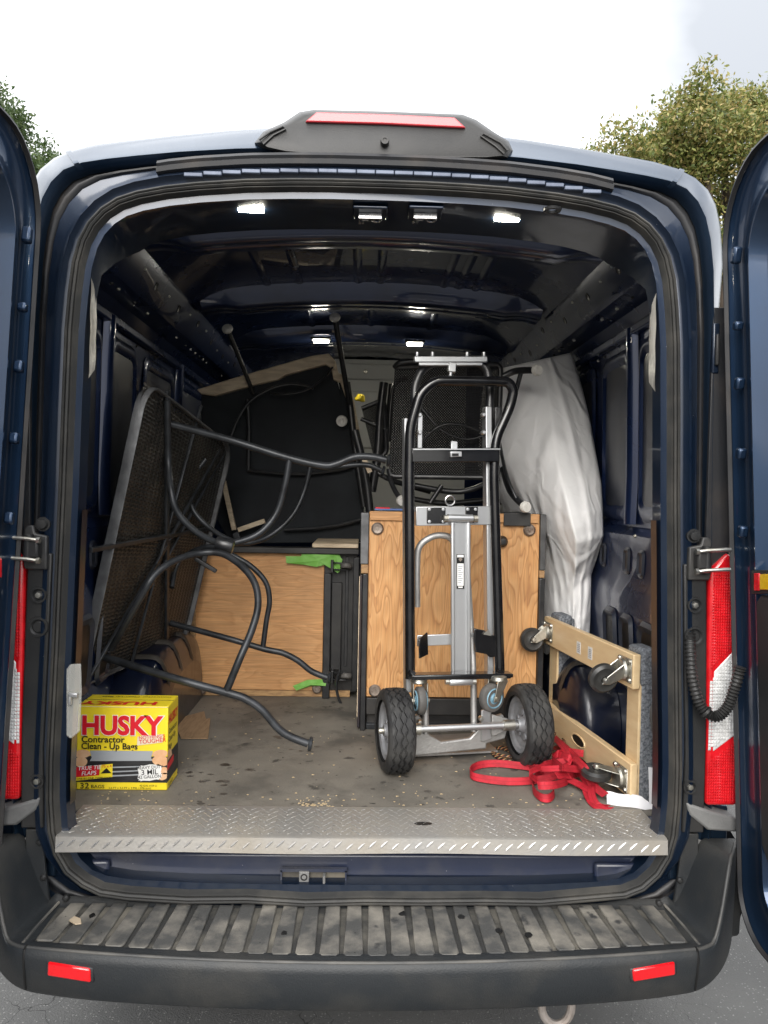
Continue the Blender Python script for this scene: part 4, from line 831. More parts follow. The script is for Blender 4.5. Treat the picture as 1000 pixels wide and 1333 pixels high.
for a, b, w_ in (((218,508),(217,832),.022), ((118,716),(272,688),.016), ((262,528),(172,862),.010), ((286,585),(203,735),.014), ((203,735),(110,893),.012), ((292,590),(213,735),.010), ((213,735),(140,850),.010)):
    m = MB(); m.beam(TPL(*a, .012), TPL(*b, .012), w_, .012, tn); obj('brace_bar', m, GREYTUBE, t, bevel=.003)
def tub(nm, pts, r, mt, par, k=6, curve=True): m = MB(); m.tube(cat(pts, k) if curve else pts, r, 10); return obj(nm, m, mt, par, angle=60)
LEGS = []
LEGS.append(tub('leg', [TPL(221,552,.01), P(300,573,2.70), P(375,596,2.70), P(420,606,2.70), P(438,604,2.70), P(462,595,2.70), P(485,595,2.70), P(503,599,2.70)], .0135, GREYTUBE, t))
LEGS.append(tub('leg', [TPL(285,568,.01), P(340,587,3.08), P(400,604,3.08), P(425,609,3.08), P(445,607,3.08), P(465,605,3.08), P(482,606,3.08), P(496,612,3.08)], .011, GREYTUBE, t))
LEGS.append(tub('leg', [TPL(137,856,.01), P(230,884,2.36), P(300,903,2.36), P(322,911,2.36), P(342,925,2.36), P(362,948,2.36), P(378,959,2.36), P(401,968,2.36)], .0125, GREYTUBE, t))
LEGS.append(tub('leg', [TPL(222,811,.01), P(300,832,2.92), P(345,845,2.92), P(368,850,2.92), P(388,860,2.92), P(406,874,2.92), P(426,882,2.92)], .0115, GREYTUBE, t))
def footcap(par, p, d, mt=GREYTUBE): m = MB(); m.lathe([(0, -.002), (.021, 0), (.023, .004), (.021, .010), (.012, .012), (0, .012)], p, d, 18); return obj('foot_cap', m, mt, par)
for lg, p, d in ((LEGS[0], P(504,599,2.70), (1, 0, -.1)), (LEGS[1], P(497,613,3.08), (1, 0, -.3)), (LEGS[2], P(402,968,2.36), (1, 0, -.15)), (LEGS[3], P(427,882,2.92), (1, 0, -.1))): footcap(lg, p, d)
# the two bowed stretchers of each leg pair
tub('bowed_stretcher', [P(377,598,2.70), P(371,632,2.70), P(360,668,2.70), P(338,694,2.68), P(308,706,2.66), P(285,707,2.64), P(255,692,2.60), P(232,668,2.58), P(223,640,2.58), TPL(219,595,.02), TPL(218,520,.015)], .0115, GREYTUBE, t)
tub('bowed_stretcher', [P(404,607,3.08), P(396,640,3.08), P(380,672,3.06), P(352,697,3.04), P(322,707,3.0), P(297,702,2.98), P(268,683,2.95), P(250,660,2.95), P(247,628,2.95), TPL(268,598,.02)], .010, GREYTUBE, t)
tub('bowed_stretcher', [P(294,902,2.36), P(312,858,2.36), P(328,820,2.40), P(336,788,2.44), P(332,760,2.48), P(316,738,2.52), P(290,721,2.56), P(262,720,2.56), P(232,728,2.50), P(205,745,2.44), P(186,772,2.42), TPL(145,845,.02)], .0115, GREYTUBE, t)
tub('bowed_stretcher', [P(342,845,2.92), P(347,808,2.92), P(351,782,2.92), P(346,758,2.92), P(328,738,2.92), P(305,724,2.92), P(280,712,2.92), P(255,716,2.95), P(232,733,2.95), TPL(224,765,.02)], .010, GREYTUBE, t)
a, b = P(278,706,2.60), P(307,713,2.60); m = MB(); m.lathe([(0, -.03), (.022, -.03), (.025, -.024), (.025, .024), (.022, .03), (0, .03)], (a+b)/2, (b-a), 18); obj('clamp_sleeve', m, BLKTUBE, t)
m = MB(); m.beam(P(254,727,2.62), P(282,744,2.62), .014, .014); obj('latch_lever', m, BLKTUBE, t, bevel=.003)

# ---------------------------------------------------------------- rolling cabinet lying on its side (left)
YL = 3.28
def cabinet_left():
    a, b = P(251, 712, YL), P(468, 712, YL); x0, x1 = a.x, b.x; zt = P(340, 714, YL).z
    xr = P(421, 800, YL).x
    t = thing('plywood_cart', 'black framed plywood cart on its side behind the yellow carton, green tape on its face', 'cart', ((x0+x1)/2, YL, FZ))
    m = MB(); m.bx(x0+.012, xr, YL+.004, YL+.020, FZ+.03, zt-.012); obj('plywood_face', m, PLYH, t, bevel=.002)
    m = MB(); m.bx(x0-.006, x0+.018, YL-.006, YL+.45, FZ+.012, zt); obj('edge_strip', m, RAWWOOD, t, bevel=.002)
    m = MB(); m.bx(x0+.02, xr+.12, YL+.012, YL+.03, FZ, FZ+.028); obj('chipped_board', m, RAWWOOD, t, bevel=.003)
    m = MB(); m.bx(x0, xr+.14, YL+.022, YL+.45, FZ+.02, zt-.02); obj('carcass', m, BLKWOOD, t)
    m = MB(); m.bx(x0+.04, x1-.0, YL-.03, YL+.02, zt-.018, zt+.008); obj('top_rail', m, BLKWOOD, t, bevel=.004)
    m = MB(); m.bx(xr-.05, x1-.005, YL-.035, YL+.42, zt+.010, zt+.028); obj('top_board', m, OLDWOOD, t, bevel=.003)
    m = MB(); m.bx(xr+.001, xr+.032, YL-.015, YL+.018, FZ, zt-.10); obj('frame_post', m, BLKTUBE, t, bevel=.003)
    m = MB(); m.bx(xr+.034, xr+.078, YL+.0, YL+.02, FZ+.12, zt-.14); obj('side_plate', m, BLKWOOD, t, bevel=.003)
    m = MB(); m.bx(xr+.090, xr+.106, YL+.02, YL+.05, FZ+.13, zt-.03); obj('frame_post', m, BLKTUBE, t, bevel=.003)
    m = MB(); m.bx(xr+.125, xr+.150, YL-.01, YL+.03, FZ+.03, zt-.03); obj('frame_post', m, BLKTUBE, t, bevel=.003)
    for py in (737, 880):
        c = P(437, py, YL-.02); m = MB(); m.lathe([(0, -.011), (.022, -.011), (.026, -.006), (.026, .006), (.022, .011), (0, .011)], (c.x+.045, c.y, c.z), (0, .35, 1), 20); ca = obj('caster_wheel', m, GREYRUB, t)
        m = MB(); m.beam((c.x-.012, c.y, c.z-.014), (c.x+.048, c.y, c.z-.014), .03, .006); m.beam((c.x-.012, c.y, c.z+.016), (c.x+.048, c.y, c.z+.012), .03, .006); m.box((c.x-.014, c.y, c.z), (.012, .05, .055)); obj('caster_fork', m, BLKTUBE, ca, bevel=.003)
    for px, py in ((262, 898), (413, 896)):
        c = P(px, py, YL); m = MB(); m.lathe([(0, -.012), (.006, -.012), (.007, -.008), (.016, -.008), (.022, -.003), (.022, .006)], c, (0, 1, 0), 20); obj('furniture_glide', m, GLIDE, t)
    # painter's tape, crumpled
    rg = random.Random(3)
    def tape(pxs, nm):
        m = MB(); q = [P(x, y, YL-.012-rg.uniform(0, .010)) for x, y in pxs]; c = sum(q, V3())/len(q); ci = m.av(c-V3((0, .008, 0))); k = [m.av(p) for p in q]
        for i in range(len(k)): m.af(ci, k[i], k[(i+1) % len(k)])
        return obj(nm, m, GREENTAPE, t, smooth=False)
    tape([(372,724),(392,724),(394,718),(420,716),(440,718),(444,726),(446,736),(440,746),(434,738),(428,734),(412,738),(394,735),(373,733)], 'tape')
    tape([(394,719),(410,716),(430,719),(426,730),(408,732)], 'tape'); tape([(436,720),(446,728),(442,745),(434,738)], 'tape')
    tape([(381,893),(400,885),(418,884),(425,888),(424,893),(405,893),(386,899)], 'tape')
    m = MB(); m.tube(cat([P(443,872,YL-.05), P(438,890,YL-.07), P(442,912,YL-.08), P(455,928,YL-.08), P(466,934,YL-.06)], 6), .006, 8); obj('cable', m, BLKTUBE, t)
cabinet_left()

# ---------------------------------------------------------------- tall cart with fir plywood base toward the doors (centre)
def cabinet_centre():
    Y0 = 2.84; G = lambda x, y, d=0: P(x, y, Y0+d)
    t = thing('plywood_cart', 'tall cart tipped up behind the hand truck, its wavy grained plywood base facing out', 'cart', (P(588, 900, Y0).x, Y0, FZ))
    x0, x1 = G(479, 780).x, G(703, 780).x; zt = G(590, 668).z; zb = G(590, 908).z
    m = MB(); m.bx(x0, x1-.008, Y0, Y0+.018, zb, zt); obj('plywood_base', m, PLYV, t, bevel=.002)
    m = MB(); m.bx(x0+.004, x1-.012, Y0+.019, Y0+.50, FZ+.02, zt-.01); obj('carcass', m, BLKWOOD, t)
    m = MB(); m.bx(x0+.002, x1-.012, Y0-.010, Y0-.001, G(590, 679).z, zt+.002); obj('plywood_strip', m, PLYH, t, bevel=.002)
    m = MB(); m.bx(G(655,672).x, G(690,672).x, Y0-.016, Y0-.0105, G(590,683).z, zt+.006); obj('black_strap', m, BLKWOOD, t, bevel=.002)
    # left edge: grey metal above, wood splice, black below
    xe0, xe1 = G(468, 780).x, x0-.001
    m = MB(); m.bx(xe0, xe1, Y0-.012, Y0+.02, G(470,734).z, zt-.004); obj('edge_trim', m, TABLEEDGE, t, bevel=.003)
    m = MB(); m.bx(xe0+.004, xe1, Y0-.012, Y0+.02, G(470,746).z, G(470,734.5).z); obj('edge_splice', m, RAWWOOD, t, bevel=.002)
    m = MB(); m.bx(xe0+.010, xe1, Y0-.018, Y0+.02, FZ, G(470,746.5).z); obj('edge_trim', m, BLKTUBE, t, bevel=.003)
    m = MB(); m.bx(xe0, xe0+.009, Y0-.012, Y0+.50, FZ+.01, G(470,748).z); obj('side_panel', m, MAROON, t, bevel=.002)
    m = MB(); m.bx(xe0-.002, xe0+.001, Y0-.011, Y0+.0, FZ+.05, G(470,750).z); obj('raw_edge', m, OLDWOOD, t)
    xr = x1-.007
    m = MB(); m.bx(xr, xr+.022, Y0-.012, Y0+.50, G(700,742).z, zt+.002); obj('edge_trim', m, M('dark_metal_trim', (.06, .06, .062), .5, .3, c2=(.12, .12, .12), ns=12), t, bevel=.003)
    m = MB(); m.bx(xr, xr+.020, Y0-.010, Y0+.50, G(700,752).z, G(700,742.5).z); obj('edge_splice', m, RAWWOOD, t, bevel=.002)
    m = MB(); m.bx(xr, xr+.022, Y0-.014, Y0+.50, FZ+.02, G(700,752.5).z); obj('edge_trim', m, BLKTUBE, t, bevel=.003)
    m = MB(); m.bx(x0+.001, x1-.012, Y0-.014, Y0+.01, G(590,930).z, zb-.002); obj('bottom_board', m, BLKWOOD, t, bevel=.003)
    m = MB(); m.bx(x0, x1-.012, Y0+.0, Y0+.05, FZ, FZ+.022); obj('bottom_rail', m, GREYTUBE, t, bevel=.003)
    for px, py in ((491.5, 688), (689, 690), (488, 899)):
        c = G(px, py, -.002); m = MB(); m.lathe([(0, -.012), (.006, -.012), (.007, -.009), (.017, -.010), (.023, -.004), (.023, .006)], c, (0, 1, 0), 20); obj('furniture_glide', m, GLIDE, t)
    c = G(654, 705, -.01); m = MB(); m.lathe([(0, -.02), (.012, -.018), (.020, -.006), (.022, .006), (.018, .012)], c, (0, 1, 0), 16); obj('knob', m, BLACKPL, t)
    m = MB(); rgn = random.Random(5); m.grid(lambda u, v: V3((x0+.05+(x1-x0-.10)*u, Y0+.03+.30*v, zt+.002+.006*sin(u*11)*cos(v*7))), 12, 6); obj('foil_cover', m, BLKWOOD, t, angle=20)
    # a coloured pamphlet on top
    m = MB(); m.bx(x0+.02, x0+.14, Y0+.0, Y0+.12, zt+.006, zt+.012); pm = obj('booklet', m, M('booklet_blue', (.08, .14, .35), .5), None); tag(pm, 'thin blue and red booklet on top of the tall cart', 'booklet')
    m = MB(); m.bx(x0+.022, x0+.075, Y0-.002, Y0+.115, zt+.0125, zt+.016); obj('cover_stripe', m, PRED, pm)
cabinet_centre()

# ---------------------------------------------------------------- folding table with dark underside lying across the back
def dark_table():
    Y0 = 3.62; G = lambda x, y, d=0: P(x, y, Y0+d)
    t = thing('folding_table', 'dark folding table tipped up over the left cart, pale wood rim along its top', 'table', (P(360, 700, Y0).x, Y0+.1, P(360, 708, Y0).z))
    m = MB(); out_ = [(262,506),(290,498),(420,468),(434,478),(446,520),(462,590),(474,660),(472,706),(300,708),(262,640)]
    m.prism([G(x, y, .02) for x, y in out_], (0, .02, 0)); obj('underside', m, NETTING, t, bevel=.004)
    m = MB(); A = [(256,507),(300,493),(405,463),(428,460),(437,470),(436,482),(424,474),(372,488),(362,494),(335,500),(280,515),(262,513)]
    m.prism([G(x, y, -.012) for x, y in A], (0, .045, 0)); obj('rim_board', m, OLDWOOD, t, bevel=.005)
    m = MB(); B = [(428,461),(437,470),(441,486),(448,487),(461,520),(468,560),(472,600),(480,650),(474,652),(465,604),(459,565),(452,524),(443,498),(434,494)]
    m.prism([G(x, y, .0) for x, y in B], (0, .04, 0)); obj('rim_board', m, OLDWOOD, t, bevel=.005)
    m = MB(); C = [(441,498),(452,498),(460,560),(470,640),(462,640),(452,570)]; m.prism([G(x, y, .004) for x, y in C], (0, .012, 0)); obj('mesh_gusset', m, NETTING, t)
    for a, b, r in (((296,428), (330,512), .010), ((436,413), (457,540), .012)):
        m = MB(); p, q = P(*a, 3.40), G(*b, .0); m.tube([p, q], r, 10); lg = obj('leg', m, BLKTUBE, t); m = MB(); m.lathe([(0, -.012), (.020, -.011), (.024, -.004), (.024, .004), (.016, .012), (0, .012)], p, (p-q).normalized() + V3((0, -.9, 0)), 18); obj('foot_cap', m, CAPW, lg)
    tub('leg', [G(452,498,-.01), G(456,530,-.02), G(462,580,-.02), G(474,660,-.02)], .016, BLKTUBE, t)
    for px, py in ((285, 610), (445, 548)):
        m = MB(); p = G(px, py, -.05 if px > 400 else -.30); 
        if px < 400: p = P(px, py, 3.25)
        m.lathe([(0, -.012), (.008, -.012), (.011, -.006), (.024, -.008), (.027, 0), (.020, .012), (0, .012)], p, (.15, 1, .25), 18); obj('foot_cap', m, CAPW, t)
    m = MB(); m.tube(cat([G(300,570,-.06), G(310,545,-.06), G(326,522,-.06), G(350,507,-.07), G(376,500,-.07), G(398,502,-.07), G(408,506,-.07)], 7), .0065, 8); m2 = cat([G(352,512,-.06), G(372,513,-.07), G(398,508,-.07), G(420,494,-.06), G(433,478,-.04)], 6); obj('cable', m, BLKTUBE, t)
    m = MB(); m.tube(m2, .0055, 8); obj('cable', m, BLKTUBE, t)
    for pts, r in (([(322,612),(360,616),(400,617),(440,612),(476,602)], .008), ([(370,690),(410,688),(440,684),(472,676)], .008), ([(322,520),(324,560),(323,612)], .010)):
        m = MB(); m.tube([G(x, y, -.02) for x, y in pts], r, 8); obj('frame_bar', m, BLKTUBE, t)
    for a, b in (((291,626), (305,690)), ((310,690), (345,678))):
        m = MB(); m.beam(G(*a, -.05), G(*b, -.05), .022, .02, (0, 1, 0)); obj('wood_cleat', m, OLDWOOD, t, bevel=.003)
    m = MB(); m.beam(G(306,693,-.05), G(312,706,-.05), .03, .02, (0, 1, 0)); obj('hook', m, GREYTUBE, t, bevel=.003)
dark_table()

# ---------------------------------------------------------------- two mesh chairs stacked on top of the centre cart
def chair(name_label, pts, Y0, tubes, caps, thick=.012):
    G = lambda x, y, d=0: P(x, y, Y0+d)
    c = sum((G(*p) for p in pts), V3())/len(pts); t = thing('mesh_chair', name_label, 'chair', (c.x, Y0+.1, min(G(*p).z for p in pts)), 'mesh chairs stacked in the van')
    q = [G(*p) for p in pts]
    def bl(u, v): return q[3].lerp(q[2], u).lerp(q[0].lerp(q[1], u), v) + V3((0, .03*sin(pi*u), 0))
    m = MB(); m.grid(bl, 12, 12, (.5, .5)); obj('mesh_back', m, CHMESH, t, uv=True)
    fr_ = bend([q[0], q[1], q[2], q[3], q[0]], .03); m = MB(); m.tube(fr_[:-1], .011, 10, closed=False); obj('back_frame', m, BLKTUBE, t)
    for l_, r in tubes: tub('frame_tube', [P(x, y, Y0+d) for x, y, d in l_], r, BLKTUBE, t)
    for (x, y, d, dr) in caps: m = MB(); m.lathe([(0, -.010), (.017, -.010), (.021, -.006), (.021, .006), (.017, .012), (0, .012)], P(x, y, Y0+d), dr, 18); obj('foot_cap', m, CAPW, t)
    return t
chair('black mesh chair standing upside down on the tall cart behind the hand truck handle', [(514,478),(652,474),(648,622),(506,620)], 3.12,
      [([(514,478,0),(522,472,-.02),(545,470,-.02)], .012), ([(655,490,-.2),(672,483,-.22),(697,482,-.30)], .013), ([(678,486,-.24),(668,520,-.2),(652,550,-.15)], .009), ([(655,610,-.15),(665,640,-.25),(684,660,-.33)], .013), ([(650,575,-.1),(660,620,-.25),(675,655,-.3)], .007),
       ([(506,620,0),(515,640,-.05),(524,652,-.12)], .010), ([(650,622,0),(600,640,.05),(540,632,.05)], .012), ([(575,632,.02),(560,655,.02)], .010), ([(546,580,-.03),(570,556,-.05),(600,553,-.05),(635,566,-.04)], .006), ([(548,530,-.03),(575,560,-.04),(610,572,-.04),(645,560,-.04)], .005),
       ([(530,648,.2),(580,655,.2),(640,650,.2)], .012), ([(640,640,.15),(650,658,.15)], .012)],
      [(699,482,-.30,(.5,-1,0)), (684,660,-.33,(.4,-1,-.2)), (523,652,-.12,(.2,-1,-.3)), (636,652,.0,(.1,-1,0))])
chair('black mesh chair half hidden on its side between the dark table and the other chair', [(471,532),(500,520),(504,590),(488,600)], 3.45,
      [([(500,498,0),(495,540,0),(492,590,0),(484,640,0)], .020), ([(462,560,-.05),(476,620,-.05),(484,690,-.05)], .018), ([(510,500,.1),(506,540,.1),(500,590,.1)], .014), ([(470,545,0),(505,560,0)], .010), ([(506,575,.05),(512,505,.05),(530,492,.05)], .010), ([(484,610,0),(510,625,0),(560,640,.05)], .012)], [])
m = MB(); q = P(478, 640, 3.3); m.beam(P(474,598,3.3), P(482,615,3.3), .03, .02); tag(obj('wood_block', m, OLDWOOD), 'small worn wooden block wedged between the dark table and the hidden chair', 'block')
# a yellow bag glimpsed at the back
m = MB(); m.grid(lambda u, v: P(464+9*u, 514+8*v, 3.9+.03*sin(5*u+3*v)), 6, 5); 
for f_ in [tuple(reversed(range(7)))]: pass
yb = obj('yellow_strap', m, YELLOW); sm = yb.modifiers.new('thick', 'SOLIDIFY'); sm.thickness = .01
tag(yb, 'scrap of bright yellow webbing showing behind the pale table rim', 'webbing')

# ---------------------------------------------------------------- big thing wrapped in a white sheet
def sheet():
    L_ = [(645,481),(640,520),(638,560),(636,600),(650,640),(670,680),(690,720),(700,760),(707,800),(709,840),(712,875)]
    Rr = [(744,459),(757,500),(768,545),(776,590),(783,630),(785,665),(786,697),(779,722),(770,748),(769,800),(766,862)]
    Ys = [3.02, 2.96, 2.88, 2.80, 2.72, 2.66, 2.64, 2.68, 2.72, 2.72, 2.72]
    YL = [3.06, 3.06, 3.06, 3.06, 3.06, 3.06, 3.02, 2.96, 2.90, 2.88, 2.88]
    t = thing('covered_furniture', 'tall bulky object wrapped in a creased white sheet against the right wall', 'cover', (P(740, 860, 2.95).x, 3.1, FZ))
    n = 60; nv = 90
    from mathutils import noise
    def at(u, v, k):
        f_ = v*(len(L_)-1); i = min(int(f_), len(L_)-2); w_ = f_-i
        sm = lambda A: tuple(A[i][j]*(1-w_)+A[i+1][j]*w_ for j in (0, 1))
        a, b = sm(L_), sm(Rr); Y = (Ys[i]*(1-w_)+Ys[i+1]*w_)*min(1, u*1.6)+(YL[i]*(1-w_)+YL[i+1]*w_)*(1-min(1, u*1.6))
        x = a[0]*(1-u)+b[0]*u; y = a[1]*(1-u)+b[1]*u
        if k: return P(x, y, Y+.14)*1.0 + V3((0, .30, 0))
        nz = noise.noise
        bulge = .10*(1 if v < .55 else 1-.6*min(1, (v-.55)/.2))*sin(pi*min(1, max(0, u)))**.55
        # long folds hanging from the shoulder, creases gathered at the hip, small crumples
        ang = u*3.1 + .35*v + .25*nz(V3((u*2, v*2, 1)))
        fold = .0035*(abs(sin(ang*2.3))**.6)*(.2+.5*v)
        ridge = .012*max(0, 1-abs((u-.72-.12*sin(v*3))/.05))*(1 if v < .62 else .5)
        hipv = v-.62-.10*(u-.6)
        hip = .009*math.exp(-(hipv/.05)**2)*(1-abs(sin(u*7+v*6)))+.005*math.exp(-((hipv-.09)/.025)**2)*(1-abs(nz(V3((u*5, 2, 2)))*2))
        cr = .006*(1-abs(nz(V3((u*5.0+v*4, v*9-u*5, 3)))*3))*(.35 if v < .5 else .9)
        fine = .0015*nz(V3((u*14, v*22, 8)))
        e = min(1, 7*u, 7*(1-u))
        return P(x, y, Y+.14-bulge-(fold+ridge+hip+cr+fine)*e)
    m = MB(); rg = []
    for j in range(nv+1):
        v = j/nv; fr_ = [at(i/n, v, 0) for i in range(n+1)]; bk_ = [at(i/8, v, 1) for i in range(8, -1, -1)]; rg.append(fr_+bk_)
    m.loft(rg, True, True, True); o = obj('sheet', m, WHITE, t, angle=80)
    for px, py, r in ((701, 498, .020), (725, 497, .024)):
        c = P(px, py, 2.87); 
    return t
sheet()

# ---------------------------------------------------------------- convertible hand truck
HT_A = radians(10); HO = V3((.315, 2.445, FZ)); hx = V3((cos(HT_A), sin(HT_A), 0)); hy = V3((-sin(HT_A), cos(HT_A), 0)); hz = V3((0, 0, 1))
def H(px, py, d=0): return PP(px, py, HO+hy*d, hy)
def hand_truck():
    t = thing('hand_truck', 'upright convertible hand truck of black tube and bare aluminium on two pneumatic tyres', 'hand truck', HO)
    def tyre(c, w_=.082, Rr=.131):
        n = 132; ax = hx; m = MB(); a = hy; b = hz
        cols = [(-.50, .72, 0), (-.54, .82, 0), (-.50, .92, 0), (-.42, .975, 0), (-.36, .99, 1), (-.345, .95, 1), (-.285, .95, 1), (-.27, 1, 1), (-.13, 1.005, -1), (-.115, .955, -1), (-.055, .955, -1), (-.04, 1.008, -1), (.04, 1.008, 1), (.055, .955, 1), (.115, .955, 1), (.13, 1.005, 1), (.27, 1, -1), (.285, .95, -1), (.345, .95, -1), (.36, .99, -1), (.42, .975, 0), (.50, .92, 0), (.54, .82, 0), (.50, .72, 0)]
        R_ = []
        for k in range(n):
            th = 2*pi*k/n; z = (abs(((k % 6)/6)*2-1)*2-1)*.045; dv = a*cos(th)+b*sin(th)
            R_.append([c + ax*(w_*(x + z*g)) + dv*(Rr*r) for x, r, g in cols])
        K = [[m.av(p) for p in q] for q in R_]
        for k in range(n):
            A, B = K[k], K[(k+1) % n]
            for i in range(len(A)-1): m.af(A[i], A[i+1], B[i+1], B[i])
        return m
    wl, wr = H(514, 952), H(687, 942); wl = V3((wl.x, wl.y, FZ+.1305)); wr = V3((wr.x, wr.y, FZ+.1305))
    for c in (wl, wr):
        wt = obj('tyre', tyre(c), TYRE, t, angle=25)
        for s in (-1, 1):
            m = MB(); m.lathe([(0, .036), (.018, .036), (.020, .030), (.024, .026), (.028, .018), (.055, .014), (.062, .020), (.072, .022), (.076, .030), (.088, .034), (.095, .030), (.095, 0)], c, hx*s, 40); rm = obj('rim', m, RIM, wt, angle=35)
            for k in range(5):
                a = 2*pi*k/5+.3; p = c+hx*s*.021+(hy*cos(a)+hz*sin(a))*.041; m = MB(); m.lathe([(0, .001), (.010, .001), (.011, -.004)], p, hx*s, 12); obj('rim_dimple', m, RIM, rm)
            m = MB(); m.lathe([(0, .052), (.008, .052), (.010, .048), (.010, .036), (.015, .036), (.015, .030)], c, hx*s, 14); obj('hub_nut', m, ZINC, rm)
    m = MB(); m.tube([wl+hx*.03, wr-hx*.03], .0105, 14); obj('axle', m, ALU, t)
    for c, s in ((wl, 1), (wr, -1)): m = MB(); m.lathe([(.010, -.02), (.017, -.018), (.018, .018), (.010, .02)], c+hx*s*.065, hx, 16); obj('axle_collar', m, ZINC, t)
    # black handle frame nearest the doors
    fr_ = bend([H(534,883,.03), H(533,620,.05), H(534,556,.055), H(547,512,.05), H(566,495.5,.045), H(662,497,.045), H(669,508,.045), H(664,530,.05), H(645,572,.055), H(643,620,.05), H(651,883,.03)], .035, 6)
    m = MB(); m.tube(fr_, .0165, 14); obj('handle_frame', m, GLOSSBLK, t, angle=60)
    # square-section look of the posts: aluminium channel just behind, on both sides
    for a, b in (((529,545),(531,900)), ((634,530),(637,900))):
        m = MB(); m.beam(H(*a, .085), H(*b, .065), .022, .038, hy); obj('rail', m, ALU, t, bevel=.003)
    m = MB(); m.beam(H(646.5,530,.087), H(646,575,.087), .020, .03, hy); obj('rail_sleeve', m, BLKTUBE, t, bevel=.003)
    fr2 = bend([H(541,545,.11), H(539,505,.12), H(549,480,.125), H(568,471,.13), H(622,471,.13), H(634,480,.125), H(638,505,.12), H(637,545,.11)], .04, 6)
    m = MB(); m.tube(fr2, .0145, 12); obj('upper_handle', m, BLKTUBE, t, angle=60)
    m = MB(); m.beam(H(539,468,.10), H(634,468,.10), .020, .016, hy); m.beam(H(545,474,.09), H(628,474,.09), .012, .010, hy); tb_ = obj('top_bar', m, ALU, t, bevel=.003)
    for px in (543, 563, 608, 630): m = MB(); m.lathe([(0, .018), (.006, .016), (.007, .0), (.004, -.006)], H(px, 465, .10), hz, 12); obj('bar_bolt', m, ALU, tb_)
    m = MB(); m.beam(H(589,472,.085), H(588,485,.08), .026, .014, hy); m.beam(H(587,484,.08), H(586,493,.08), .010, .010, hy); obj('catch', m, ALU, tb_, bevel=.003)
    m = MB(); m.beam(H(536,592.5,.035), H(650,592,.035), .046, .010, hy); cb = obj('cross_plate', m, GLOSSBLK, t, bevel=.003)
    m = MB(); m.beam(H(537,585.2,.030), H(650,584.8,.030), .004, .022, hy); obj('plate_lip', m, ALU, cb)
    m = MB(); m.beam(H(591,575,.04), H(591,586,.03), .022, .012, hy); m.beam(H(586,591.5,.024), H(601,591,.024), .018, .010, hy); obj('catch', m, ALU, cb, bevel=.002)
    m = MB(); m.beam(H(588.5,592,.018), H(597,591.8,.018), .008, .004, hy); obj('catch_slot', m, PBLACK, cb)
    for px, py in ((546,540),(546,563),(629,540),(629,563),(545,668),(634,668)):
        m = MB(); m.lathe([(0, -.010), (.005, -.010), (.0075, -.005), (.0075, .004)], H(px, py, .07), hy, 12); obj('rail_bolt', m, ALU, t)
    for a, b in (((547,540),(546,588)),): m = MB(); m.beam(H(*a, .075), H(*b, .075), .016, .012, hy); obj('inner_rail', m, ALU, t, bevel=.002)
    # middle crosspiece with hinge
    m = MB(); m.beam(H(541,672,.06), H(640,671,.06), .062, .012, hy); mc = obj('cross_plate', m, ALU, t, bevel=.002)
    for a, b in (((556,671),(580,671)), ((606,670),(622,670))):
        m = MB(); m.beam(H(*a, .050), H(*b, .050), .052, .006, hy); pl = obj('hinge_plate', m, GLOSSBLK, mc, bevel=.002)
        for py in (663, 679):
            for px in (a[0]+3, b[0]-3): m = MB(); m.lathe([(0, -.005), (.005, -.004), (.006, .003)], H(px, py, .047), hy, 10); obj('hinge_rivet', m, ALU, mc)
    m = MB(); m.lathe([(0, -.042), (.013, -.042), (.013, .042), (0, .042)], H(599, 674.5, .033), hx, 16); obj('hinge_barrel', m, ALU, mc)
    for px in (580.5, 619): m = MB(); m.lathe([(0, -.007), (.011, -.007), (.011, .007), (0, .007)], H(px, 675, .033), hx, 8); obj('hinge_nut', m, ZINC, mc)
    c = H(586, 651.5, .05); m = MB(); m.tube([c + hx*(.0155*cos(a))+hz*(.0155*sin(a)) for a in np.linspace(0, 2*pi, 21)[:-1]], .003, 8, closed=True); obj('eye_bolt', m, STEEL, t)
    # centre channel and its sticker
    m = MB(); m.beam(H(599.5,680,.045), H(599.5,884,.045), .058, .016, hy); ch = obj('centre_channel', m, ALU, t, bevel=.002)
    for px in (589.5, 610): m = MB(); m.beam(H(px,680,.034), H(px,884,.034), .012, .012, hy); obj('channel_flange', m, ALU, ch, bevel=.003)
    q = lambda x0, x1, y0, y1, d: [H(x0, y0, d), H(x1, y0, d), H(x1, y1, d), H(x0, y1, d)]
    m = MB(); m.prism(q(594.5, 604.5, 721.5, 766.5, .0355), hy*-.0006); st = obj('sticker', m, PBLACK, ch)
    m = MB(); m.prism(q(595.3, 603.7, 733.5, 762.5, .0345), hy*-.0004); obj('sticker_panel', m, PWHITE, st)
    m = MB(); m.prism(q(595.3, 603.7, 722.3, 725.5, .0345), hy*-.0004); obj('sticker_panel', m, PWHITE, st)
    c0 = H(599.5, 728, .0345); m = MB(); m.prism([c0+hx*.007, c0+hz*.008, c0-hx*.007, c0-hz*.008], hy*-.0004); obj('sticker_symbol', m, GLIDE, st)
    m = MB(); m.prism([H(596.5,763.5,.0344),H(602.5,763.5,.0344),H(602.5,765.3,.0344),H(596.5,765.3,.0344)], hy*-.0004); obj('sticker_symbol', m, PWHITE, st)
    for k in range(9): m = MB(); y = 737+k*2.6; m.prism(q(596.5, 602.5-(k % 3), y, y+.9, .0336), hy*-.0003); obj('sticker_line', m, PGREY, st)
    # bent tube loop behind and lower frame
    m = MB(); m.tube(cat([H(543,790,.10), H(543,735,.10), H(546,712,.10), H(560,700,.10), H(575,697,.10), H(588,702,.10), H(596,720,.10)], 6), .011, 12); obj('loop_tube', m, CAST, t, angle=60)
